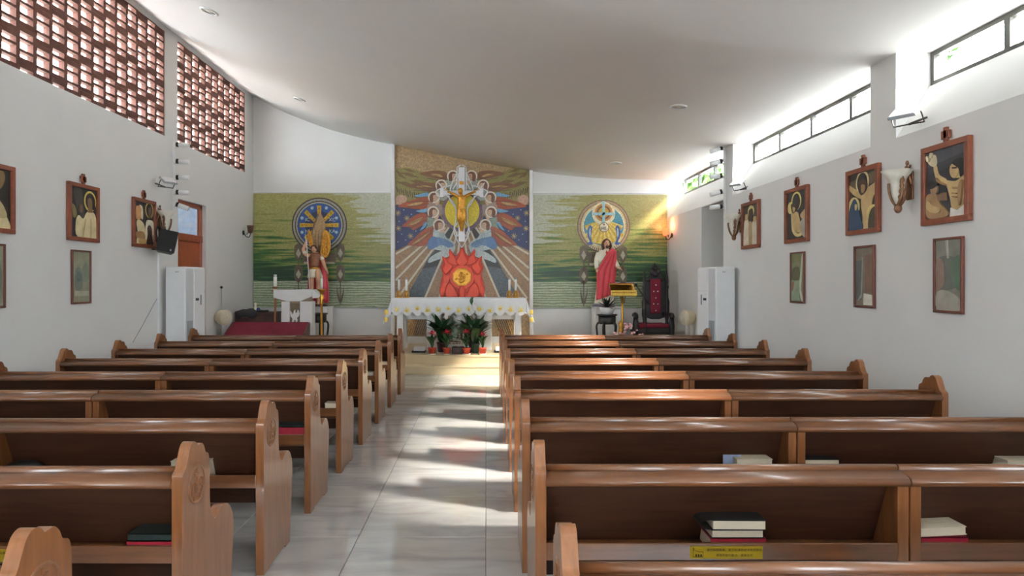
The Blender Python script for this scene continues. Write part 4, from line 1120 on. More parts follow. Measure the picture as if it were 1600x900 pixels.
MB().lathe([(.05,0),(.05,.02),(.03,.06),(.02,.12),(.028,.15),(.018,.18),(.0001,.19)],(jr.location.x,D+.2,ztp),12).build('body', M['robe_white'], jr)
MB().ball((jr.location.x+.055,D+.2,ztp+.045),.04).build('blue_base', mat('blue_glaze', lin(50,70,130), .3, var=.1), jr)
bk_ = MB().box(px(398,0,D).x,px(412,0,D).x,D+.1,D+.3,ztp,ztp+.035).build('hymn_book', M['cover_black']); set_origin(bk_,(px(405,0,D).x,D+.2,ztp)); tag(bk_,'black book lying on the dark cabinet','book')
# dark chair behind the ambo
D = 13.45
x = px(494,0,D).x
ch = empty('flower_stand', (x+.05,D,.3), 'black bow-legged stand right of the ambo below the archangel statue', 'stand', 'black bow-legged flower stands')
def bow_stand(r, x, D, ztop, w):
    MB().lathe([(w,ztop-.03),(w*1.06,ztop-.02),(w*1.06,ztop)],(x,D,0),18).build('top', M['black_wood'], r)
    MB().lathe([(w*.8,ztop-.19),(w*.92,ztop-.16),(w*.92,ztop-.03)],(x,D,0),18).build('apron', M['black_wood'], r)
    for k in range(5):
        t = 2*PI*k/5+.4; c_, s_ = math.cos(t), math.sin(t)
        MB().tube(spline([(x+w*.85*c_,D+w*.85*s_,ztop-.16),(x+w*1.1*c_,D+w*1.1*s_,ztop-.24),(x+w*.95*c_,D+w*.95*s_,.5),(x+w*.78*c_,D+w*.78*s_,.36),(x+w*.95*c_,D+w*.95*s_,.312)],5),.022,6).build('leg', M['black_wood'], r)
bow_stand(ch, x+.05, D, px(0,489,D).z, .17)
# pedestals under the statues
for (xa, xb, nm, lab) in ((489,513,'statue_pedestal','white pedestal under the archangel statue'),(929,968,'statue_pedestal','white pedestal under the red-robed statue')):
    D = 13.95
    a_, b_ = px(xa,0,D).x, px(xb,0,D).x
    if xa == 489: a_ -= .12
    o = MB().box(a_,b_,D-.12,D+.42,.3,1.07).box(a_-.02,b_+.02,D-.14,D+.44,1.07,1.10).build(nm, M['white_marble'], bev=.008); set_origin(o,((a_+b_)/2,D+.15,.3)); tag(o,lab,'pedestal')

# ------------------------------------------------------------------ statues
SY = 14.1; k_ = SY/F
def sp3(x, y, d=0): p = px(x,y,SY); return Vector((p.x, SY-d, p.z))
def loft(mb, secs, n=28, fold=0, nf=7):          # sections: (x, y, rx, ry, d) in photo units, closed
    rows = []
    for i, (x, y, rx, ry, d) in enumerate(secs):
        c0 = sp3(x, y, d)
        f_ = fold*min(1, i/4)
        rows.append([(c0.x+rx*k_*math.cos(t)*(1+f_*math.sin(nf*t+i*.3)), c0.y+ry*k_*math.sin(t)*(1+f_*math.sin(nf*t+i*.3)), c0.z) for t in [2*PI*j/n for j in range(n)]])
    mb.grid(rows, closed=True)
    mb.add(rows[0],[tuple(range(n))]); mb.add(rows[-1],[tuple(range(n))[::-1]])
def limb(mb, pts, r0, r1, n=10):
    P = spline([sp3(*p) for p in pts],4); m = len(P)
    mb.tube(P, [(r0+(r1-r0)*i/(m-1))*k_ for i in range(m)], n)
def hand(mb, x, y, d, dirx, diry, s=1.0):        # palm, four fingers and a thumb
    c0 = sp3(x,y,d); mb.ball(c0, 1.9*k_*s, 8, (.9,.6,1.1))
    for j in range(4):
        o_ = (j-1.5)*.95*s
        mb.tube(spline([sp3(x+o_*abs(diry)+dirx*1,y+o_*abs(dirx)+diry*1,d+.0),sp3(x+o_*1.1*abs(diry)+dirx*(3+.3*(1-abs(j-1.5))),y+o_*1.1*abs(dirx)+diry*(3+.3*(1-abs(j-1.5))),d+.02),sp3(x+o_*1.1*abs(diry)+dirx*4.4,y+o_*1.1*abs(dirx)+diry*4.4,d+.012)],3),[.5*k_*s]*6+[.3*k_*s],6)
    mb.tube(spline([sp3(x,y,d+.01),sp3(x+2.0*s*(abs(diry))-dirx*.2,y-1.6*abs(dirx)+diry*.8,d+.03),sp3(x+2.6*s*abs(diry)+dirx*1.2,y-2.2*abs(dirx)+diry*2.0,d+.035)],3),.5*k_*s,6)
def head(r, x, y, size, hair_m, long_, turn=0, beard=True, name='head'):
    h = MB(); c0 = sp3(x,y,.02); s = size*k_
    h.ball(c0, s, 12, (.78,.9,1.08))
    h.ball(c0+Vector((turn*s*.1,-.12*s,-.42*s)), s*.62, 10, (.85,.95,.95))
    h.tube([c0+Vector((0,.1*s,-.5*s)), c0+Vector((0,.12*s,-1.7*s))], [.45*s,.55*s], 12)
    h.tube([c0+Vector((turn*s*.15,-.88*s,.12*s)), c0+Vector((turn*s*.15,-1.08*s,-.2*s)), c0+Vector((turn*s*.15,-.86*s,-.28*s))], [.08*s,.15*s,.1*s], 8)
    for q in (-1,1): h.ball(c0+Vector((q*.78*s,.05*s,-.05*s)), .18*s, 6, (.5,.8,1.2))
    hd = fuse(h, name, M['skin'], r, .006, 2)
    f = MB()
    for q in (-1,1): f.ball(c0+Vector((q*.3*s+turn*s*.12,-.83*s,.08*s)), .10*s, 6, (1.3,.5,.7))
    f.build('eyes', M['hair'], hd)
    MB().ball(c0+Vector((turn*s*.15,-.92*s,-.52*s)), .13*s, 6, (1.7,.4,.45)).build('mouth', M['robe_red'], hd)
    hm = MB()
    hm.ball(c0+Vector((0,.18*s,.22*s)), 1.0*s, 12, (.92,.98,1.02))
    if long_:
        for q in (-1,1):
            hm.tube(spline([c0+Vector((q*.62*s,.0,.6*s)),c0+Vector((q*.92*s,-.05*s,-.2*s)),c0+Vector((q*.95*s,-.1*s,-1.0*s)),c0+Vector((q*.85*s,-.25*s,-1.75*s))],4),[.35*s]*8+[.3*s]*4+[.12*s],10)
        hm.tube([c0+Vector((0,.6*s,.2*s)),c0+Vector((0,.7*s,-1.6*s))],[.8*s,.6*s],12)
    else:
        for q in range(9):
            t = q*PI/8; hm.ball(c0+Vector((.8*s*math.cos(t),-.25*s,.25*s+.75*s*math.sin(t))), .26*s, 6)
    fuse(hm, 'hair', hair_m, r, .008, 2)
    if beard:
        b_ = MB()
        b_.ball(c0+Vector((turn*s*.12,-.62*s,-.86*s)), .42*s, 8, (1.05,.75,.9))
        fuse(b_, 'beard', hair_m, r, .006, 1)
    return hd
# Christ-like statue in red mantle
r = empty('statue', (sp3(946,478).x, SY, 1.10), 'statue of a bearded long-haired man in cream robe and red mantle', 'statue')
bz = 441+(EYE-1.10)/k_
bd_ = MB()
loft(bd_, [(946,389,5,4,0),(946,391,9,5,0),(946,395,12.2,6.5,0),(946,404,12.0,7.5,0),(946,416,11.2,7.5,0),(946,430,12.2,8,0),(945.5,445,13,8.5,0),(944.5,460,14.2,9,0),(943.5,472,15,9.5,0),(943.5,bz-1,15.5,9.8,0)], fold=.05, nf=9)
limb(bd_, [(935.5,395,.01),(932.5,405,.0),(931.5,413,.06),(931.8,420,.10)], 4.2, 3.8)
limb(bd_, [(956,395,.01),(960,406,.0),(962,413,.07),(964,417,.12)], 4.2, 3.4)
fuse(bd_, 'robe', M['robe_white'], r, .011, 3)
hn = MB(); hand(hn, 931.5,421,.115,-.1,1,1.0); hand(hn, 966,419,.14,.8,.6,1.0)
limb(hn, [(931.6,417,.09),(931.5,421,.115)],2,1.6); limb(hn, [(963,416,.11),(966,419,.14)],2,1.6)
fuse(hn, 'hands', M['skin'], r, .0055, 1)
head(r, 947.5, 380.5, 6.4, M['hair'], True, turn=.5)
mt = MB()
rows = []
N_ = 26
for i in range(15):
    t = i/14; y = 391+t*74
    xl = 955-23.5*min(1,t*2.4)**.8+ (0 if t < .45 else -2.0*(t-.45)); xr = 960.5+.5*math.sin(t*6)+ (0 if t < .5 else -5*(t-.5))
    yb_ = y - (10*(1-t) if t > .05 else 0)
    row = []
    for j in range(N_+1):
        u = j/N_; x = xl+(xr-xl)*u
        yy = y + (16*(1-u)*t*(1 if t > .5 else t*2)*.0) + (1-u)*(-2+6*t) - u*6*t
        rx = 13.8; dx = (x-945.5)/16.5
        d = .105*math.sqrt(max(0.02,1-min(1,dx*dx)))+.028+.012*math.sin(u*22+t*3)
        row.append(sp3(x, yy, d))
    rows.append(row)
mt.grid(rows)
mo = mt.build('mantle', M['robe_red'], r)
sm_ = mo.modifiers.new('t','SOLIDIFY'); sm_.thickness = .025; sm_.offset = 1
sash = MB(); R = []
for i in range(11):
    t = i/10; x = 956-21*t; y = 393+24*t
    R.append([sp3(x+o_*1.0, y+o_*2.2, .105*math.sqrt(max(.05,1-((x-946)/15)**2))+.048) for o_ in (-1.6,-.5,.6,1.6)])
so = sash.grid(R).build('mantle_lining', M['robe_green'], r); q = so.modifiers.new('t','SOLIDIFY'); q.thickness = .014
ht = MB(); ht.ball(sp3(946.5,395,.105), 1.7*k_, 8, (1,.5,1.15)); ht.tube([sp3(946.5,393,.105),sp3(946.5,390.8,.09)],[.9*k_,.2*k_],6)
ht.build('heart_emblem', M['flame'], r)
bs = MB().lathe([(17.5*k_,0),(17.5*k_,.03),(16*k_,.06)],(sp3(943.5,0).x,SY,1.10),24,sy=.62).build('base', mat('cloud_grey', lin(120,118,130), .6, var=.2, scale=12), r)
# archangel
r = empty('statue', (sp3(494,478).x, SY, 1.10), 'statue of a winged archangel in brown armour with a spear', 'statue')
bd_ = MB()
loft(bd_, [(493,394,3,3,0),(493,396,7,4,0),(493,399,9.2,5,0),(492.5,406,8.6,5.6,0),(492,414,7,5,0),(492,420,7.4,5.2,0),(492.5,424,8,5.4,0)], n=22)
limb(bd_, [(489,422,.02),(488,436,.04),(487.5,449,.0),(487.5,463,.02),(487.5,472,.02)], 4.4, 2.4)
limb(bd_, [(496,422,.02),(499,434,.12),(498.5,446,.05),(498,460,.03),(498,472,.03)], 4.4, 2.4)
limb(bd_, [(485,399,.0),(479,398,.03),(475,391,.05),(478.5,382,.05),(480,380,.05)], 3.3, 2.0)
limb(bd_, [(501,399,.0),(505,408,.02),(508.5,417,.05),(512,423,.06)], 3.3, 2.0)
for x_ in (487.5,498): 
    q = sp3(x_,474.5,.06); bd_.ball(q, 3.2*k_, 8, (.7,1.5,.6))
fuse(bd_, 'body', M['skin'], r, .009, 3)
hn = MB(); hand(hn, 480,380,.055,.1,-1,.85); hand(hn, 512.5,424,.07,.3,1,.85); fuse(hn, 'hands', M['skin'], r, .005, 1)
cu = MB(); loft(cu, [(493,395,6.5,4.6,0),(493,398.5,9.9,5.8,0),(492.5,406,9.3,6.4,0),(492,414,7.7,5.8,0),(492,419,7.9,5.9,0)], n=22); cu.build('breastplate', M['armour'], r)
MB().lathe([(8.3*k_,0),(8.6*k_,.02),(8.3*k_,.04)],(sp3(492,0).x,SY,sp3(0,420.5).z),24,sy=.74).build('belt', M['gold'], r)
sk = MB(); loft(sk, [(492,420,8,6,0),(492,424,9.5,7,0),(492.2,430,11,8.2,0),(492.2,434,11.6,8.8,0)], n=36, fold=.10, nf=10); sk.build('kilt', M['robe_white'], r)
sl = MB(); sl.ball(sp3(503.5,404,.02),3.4*k_,8); sl.ball(sp3(476.8,394.5,.05),3.0*k_,8); sl.build('sleeve_cuffs', M['robe_white'], r)
cp = MB(); R = []
for i in range(12):
    t = i/11; y = 399+t*74
    R.append([sp3(482-2*t+(24+9*t)*u + 2*math.sin(t*3)*u, y, -.05-.03*math.sin(PI*u)+.018*math.sin(u*18+t)) for u in [j/20 for j in range(21)]])
co_ = cp.grid(R).build('cape', M['robe_red'], r); q = co_.modifiers.new('t','SOLIDIFY'); q.thickness = .02
head(r, 491, 389, 5.2, M['hair'], False, beard=False)
def wing(pts, nm, d):
    Q = smooth_poly(pts,4); w_ = MB()
    QQ = [(sp3(x,y).x, sp3(x,y).z) for x,y in Q]
    wo = w_.prism(QQ, SY-d-.02, SY-d+.02).build(nm, M['gold'], r, bev=.008)
    return wo
w1 = wing([(501,386),(503,370),(506,360),(511,362),(515,372),(516,384),(514,394),(510,402),(504,401),(500,396)], 'wing', -.04)
for k2 in range(6):
    for j in range(3):
        x_, y_ = 505+j*3.2, 366+k2*5.6+j*1.5
        MB().ball(sp3(x_,y_,-.02), 2.6*k_, 6, (.75,.4,1.3)).build('feather', M['gold'], w1)
w2 = wing([(486,390),(482,380),(480,368),(481.5,359),(485,364),(488,376),(489,388)], 'wing', -.04)
for k2 in range(4):
    MB().ball(sp3(484+k2*.7,366+k2*6,-.02), 2.2*k_, 6, (.7,.4,1.4)).build('feather', M['gold'], w2)
MB().tube([sp3(478.5,366,.09),sp3(481,384,.09),sp3(488.5,470,.16)],[.004,.009,.009],8).build('spear', M['silver'], r)
MB().lathe([(18*k_,0),(18*k_,.03),(15*k_,.045)],(sp3(494,0).x,SY,1.10),24,sy=.62).build('base', M['dark_wood'], r)

# ------------------------------------------------------------------ right side of the sanctuary
D = 13.2; x = px(948.5,0,D).x; zt = px(0,491,D).z
fs_ = empty('flower_stand', (x,D,.3), 'black bow-legged stand carrying a white pot before the red-robed statue', 'stand', 'black bow-legged flower stands')
bow_stand(fs_, x, D, zt, .185)
pp = empty('potted_agave', (x,D,zt), 'dark spiky plant in a white ribbed pot on the black stand', 'potted plant')
MB().lathe([(.11,0),(.145,.10),(.15,.135),(.13,.135),(.125,.12),(.0001,.12)],(x,D,zt),12).build('pot', M['white_plastic'], pp)
ag = leaf_mesh('leaf', .27, .028, .5, mat('blackish_leaf', (.008,.016,.012,1), .45, var=.3))
for k in range(26):
    t = (k+.5)/26; share('leaf', ag, pp, (0,0,.12), (-(.15+1.2*t),0,k*2.4), (1,1,.8+.3*((k*.37)%1)))
# gilded book stand
D = 12.95; x = px(972.5,0,D).x
ls = empty('book_stand', (x,D,.3), 'gilded slender book stand with a gold-edged sloping top', 'lectern')
zt = px(0,443,D).z; zl = px(0,456,D).z
x0, x1 = px(954,0,D).x, px(992,0,D).x
MB().prism([(D-.10,zl-.02),(D-.10,zl),(D+.20,zt),(D+.20,zt-.02)], x0, x1, 'yz').build('desk_top', M['brass'], ls, bev=.004)
fr_ = MB(); 
MB().prism([(D-.125,zl-.06),(D-.105,zl+.03),(D-.095,zl+.03),(D-.095,zl-.08)], x0-.01, x1+.01, 'yz').build('fringe', M['yellow_thread'], ls)
for k in range(14):
    MB().ball((x0+.02+k*(x1-x0-.04)/13,D-.118,zl-.01),.016,6,(1,.4,1)).build('fringe_bead', M['gold'], ls)
MB().box(x0+.02,x1-.02,D-.04,D+.17,zt-.0,zt+.015).build('red_lining', M['red_cloth'], ls)
MB().tube([(x,D,.34),(x,D,zl)],.02,8).build('column', M['brass'], ls)
MB().lathe([(.035,0),(.055,.1),(.035,.2),(.055,.3),(.035,.4),(.05,.46),(.02,.5)],(x-.03,D,.36),12).build('turned_shaft', M['gold'], ls)
MB().lathe([(.16,0),(.16,.03),(.05,.06)],(x-.01,D,.3),18).build('base', M['brass'], ls)
fb = empty('flower_garland', (x+.02,D-.3,.3), 'pink and white flowers heaped at the foot of the gilded book stand', 'flowers')
fa, fw, fg = MB(), MB(), MB()
for k in range(80):
    a_ = random.uniform(-.48,.45); hgt = .40*math.exp(-(a_/.30)**2)+.18
    c0 = Vector((x+.02+a_, D-.3+random.uniform(-.1,.12), .32+(.35+.65*random.random())*hgt))
    (fa if k % 3 else fw).ball(c0, random.uniform(.016,.03), 5, (1.2,1,.8))
    if k % 3 == 0: fg.tube([(x+a_*.5,D-.25,.31), c0], .004, 4)
o = fa.build('pink_blossoms', M['flower_pink'], fb); o['kind'] = 'stuff'
o = fw.build('white_blossoms', M['flower_white'], fb); o['kind'] = 'stuff'
fg.build('stems', M['leaf2'], fb)
# microphone on a boom
D = 13.1; xb = px(1010,0,D).x
ms = empty('microphone_stand', (xb,D,.3), 'black boom microphone stand between the book stand and the throne', 'stand')
MB().lathe([(.12,0),(.12,.015),(.015,.03)],(xb,D,.3),16).build('base', M['black_plastic'], ms)
zb_ = px(0,468,D).z
MB().tube([(xb,D,.32),(xb,D,zb_)],.011,8).build('pole', M['black_plastic'], ms)
tip = px(993,445,D)
MB().tube([(xb+.05,D,zb_-.09),(tip.x,D-.02,tip.z)],.008,8).build('boom', M['black_plastic'], ms)
MB().ball((tip.x,D-.02,tip.z),.028,8,(1.2,1,1)).build('microphone', M['black_plastic'], ms)
# throne
D = 13.55
def tp_(x, y): p = px(x,y,D); return (p.x, p.z)
cxm = px(1029.5,0,D).x
th = empty('throne', (cxm,D+.1,.3), 'tall black carved throne with dark red buttoned cushions', 'throne')
bkp = smooth_poly([tp_(x,y) for x,y in ((1015,497),(1013.5,470),(1013,445),(1014,439),(1019,434),(1021.5,426),(1022,420),(1026,416),(1029,410),(1032.5,416),(1037,420),(1038,426),(1040,433),(1045,439),(1046,445),(1045.5,470),(1044,497))],3)
MB().prism(bkp, D+.28, D+.36).build('backrest', M['black_wood'], th, bev=.01)
ca, cb3 = tp_(1021,436), tp_(1037.5,491)
bp_ = MB().box(ca[0],cb3[0],D+.235,D+.285,cb3[1],ca[1]).build('back_cushion', M['red_cloth'], th, bev=.015, seg=3)
for (x_, y_) in ((1029.5,445.5),(1026,455.5),(1032.5,455.5),(1029.3,466),(1026,475.5),(1032.6,475.5),(1029.5,486)):
    c0 = px(x_,y_,D); MB().ball((c0.x,D+.232,c0.z),.014,6).build('button', M['silver'], bp_)
cr_ = MB()
for (x_, y_, rr_) in ((1029.5,418,.05),(1025,426,.05),(1034,426,.05),(1029.5,428,.06),(1018,437,.04),(1041,437,.04)): c0 = px(x_,y_,D); cr_.ball((c0.x,D+.27,c0.z), rr_, 8, (1.2,.5,1))
cr_.build('crest_carving', M['black_wood'], th)
for x_ in (1012.5, 1048.5):
    X0 = px(x_,0,D).x; zz = px(0,419,D).z
    MB().lathe([(.045,.3),(.045,.75),(.03,.8),(.05,.95),(.055,1.2),(.03,1.3),(.028,1.45),(.042,1.5),(.026,1.56),(.034,1.62),(.028,1.7),(.02,1.78),(.008,zz)],(X0,D+.32,0),12).build('post', M['black_wood'], th)
ya = D-.22
for x_ in (993, 1049.5):
    X0 = px(x_ if x_ < 1000 else x_-.5,0,D-.2).x
    MB().lathe([(.05,.3),(.035,.4),(.05,.55),(.06,.75),(.045,.92)],(X0,ya,0),12).build('leg', M['black_wood'], th)
    MB().tube(spline([(X0,ya-.05,.90),(X0,ya-.02,.955),(X0,ya+.15,.95),(X0+(.08 if x_ < 1000 else -.02),D+.2,.93),(X0+(.1 if x_ < 1000 else -.03),D+.3,.95)],5),.045,8).build('armrest', M['black_wood'], th)
xa, xb2 = px(993,0,D-.2).x, px(1049,0,D-.2).x
MB().box(xa,xb2,ya-.02,D+.3,.6,.70).build('seat_frame', M['black_wood'], th, bev=.01)
MB().box(xa+.05,xb2-.05,ya-.03,D+.27,.70,.78).build('seat_cushion', M['red_cloth'], th, bev=.025, seg=3)
MB().prism(smooth_poly([(xa,.62),(xb2,.62),(xb2,.52),(xb2-.15,.56),(cxm+.04,.5),(cxm-.04,.5),(xa+.15,.56),(xa,.52)],3), ya-.01, ya+.02).build('front_apron', M['black_wood'], th)
# two pedestal fans
def fan(x_, yh, D, tilt, lab):
    p = px(x_,yh,D); r = empty('pedestal_fan', (p.x,D,.3), lab, 'fan', 'cream pedestal fans')
    MB().lathe([(.13,0),(.13,.03),(.04,.05)],(p.x,D,.3),18).build('base', M['white_plastic'], r)
    MB().lathe([(.04,.05),(.035,p.z-.43),(.06,p.z-.42),(.05,p.z-.38)],(p.x,D,.3),12).build('neck', M['white_plastic'], r)
    h = MB().lathe([(.06,-.14),(.10,-.12),(.135,-.06),(.14,.04),(.145,.06),(.13,.075),(.03,.09),(.0001,.09)],(0,0,0),20,'y')
    h.xf(Matrix.Translation(p) @ Matrix.Rotation(tilt,4,'Z')); ho = h.build('head', M['cream_plastic'], r)
    g_ = MB()
    for rr_ in (.05,.09,.13): g_.tube([(rr_*math.cos(t),.092,rr_*math.sin(t)) for t in [2*PI*k/20 for k in range(21)]],.003,4)
    for k in range(8): t = k*PI/4; g_.tube([(.02*math.cos(t),.094,.02*math.sin(t)),(.135*math.cos(t),.09,.135*math.sin(t))],.003,4)
    g_.xf(Matrix.Translation(p) @ Matrix.Rotation(tilt,4,'Z')); g_.build('grille', M['white_plastic'], ho)
fan(349,496,12.55,-2.0,'cream pedestal fan by the left wall beside the red-covered desk')
fan(1074,496.5,12.75,1.9,'cream pedestal fan by the right wall beside the throne')

# ------------------------------------------------------------------ air conditioners
def ac_unit(x, y, ang, mirror, lab):
    r = empty('air_conditioner', (x,y,0), lab, 'air conditioner', 'floor-standing air conditioners', ang)
    # local: front faces -y, width along x, near end at x=0
    w, d_, h = .55, .33, 1.84
    s = -1 if mirror else 1
    def B(x0,x1,y0,y1,z0,z1): a_, b_ = sorted((s*x0,s*x1)); return MB().box(a_,b_,y0,y1,z0,z1)
    B(0,w,0,d_,.03,h).build('cabinet', M['white_plastic'], r, bev=.02, seg=3, local=True)
    B(.02,w-.02,.02,d_-.02,0,.03).build('plinth', M['grey_plastic'], r, local=True)
    B(.24,w-.015,-.012,.004,h-.38,h-.03).build('top_panel', M['white_plastic'], r, bev=.005, local=True)
    B(.24,w-.015,-.012,.004,.12,h-.40).build('front_panel', M['white_plastic'], r, bev=.005, local=True)
    B(.02,.22,-.006,.004,.12,h-.03).build('side_strip', M['ac_strip'], r, bev=.003, local=True)
    for k in range(6):
        B(.045+k*.027,.045+k*.027+.010,-.012,-.004,.50,1.0).build('louvre', M['grey_plastic'], r, local=True)
    B(.27,.36,-.015,-.010,h-.53,h-.49).build('display', M['metal_dark'], r, local=True)
    B(.40,.44,-.015,-.010,h-.60,h-.44).build('label_sticker', M['grey_plastic'], r, local=True)
    for q in (0,1): MB().tube([(s*(-.001),.12+q*.03,h-.08),(s*.004,.12+q*.03,h-.08)],.008,8).build('badge', M['black_plastic'], r, local=True)
N_ = (3.566,10.5); ac_unit(N_[0],N_[1],-PI/2+math.radians(12),True,'white floor-standing air conditioner by the right doorway')
N_ = (-4.62,10.42); ac_unit(N_[0],N_[1],PI/2-math.radians(8),False,'white floor-standing air conditioner before the left door')

# ------------------------------------------------------------------ pictures on the side walls
PM = {}
def pm(rgb):
    if rgb not in PM: PM[rgb] = mat('paint_%d_%d_%d' % rgb, lin(*rgb), .55, var=.18, scale=9)
    return PM[rgb]
def picture(side, yfar, ynear, zb, w, h, shapes, label, big, bgc):
    X = XR if side == 'right' else XL
    r = empty('framed_painting' if big else 'framed_print', (X,(yfar+ynear)/2,zb), label, 'picture', ('station pictures on the %s wall' if big else 'narrow framed prints on the %s wall') % side, -PI/2 if side == 'right' else PI/2)
    b = .05 if big else .022; t = .045 if big else .028; fm = M['frame_wood'] if big else M['frame_wood2']
    for a0,a1,c0,c1 in ((-w/2,w/2,0,b),(-w/2,w/2,h-b,h),(-w/2,-w/2+b,b,h-b),(w/2-b,w/2,b,h-b)):
        MB().box(a0,a1,-t,-.002,c0,c1).build('frame_bar', fm, r, bev=.004, local=True)
    iw, ih = w-2*b, h-2*b
    cv = MB().box(-iw/2-.003,iw/2+.003,-t*.45,-.002,b-.003,h-b+.003).build('canvas', pm(bgc), r, local=True)
    for i, (nm, rgb, pts, sm) in enumerate(shapes):
        q = [(-iw/2+u*iw, b+(1-v)*ih) for u, v in (smooth_poly(pts,4) if sm else pts)]
        q = [(max(-iw/2,min(iw/2,a)), max(b,min(h-b,c_))) for a, c_ in q]
        MB().prism(q, -t*.45-.0012*(i+1), -t*.45+.001).build(nm, pm(rgb), cv, local=True)
    if big:
        o_ = MB().box(-.022,.022,-.03,-.005,h-.005,h+.13).box(-.05,.05,-.03,-.005,h+.03,h+.10).build('cross_ornament', fm, r, bev=.003, local=True)
    return r
def halo(cx,cy,r,rgb=(206,186,110)): return [('halo',rgb,circle(cx,cy,r,22,r*.9),False),('halo_inner',(40,36,36),circle(cx,cy,r*.8,20,r*.72),False)]
cream = (206,192,150); cream2 = (176,160,120); skin = (184,158,112); skin2 = (150,120,84); dark = (30,28,30); brownd = (66,48,38)
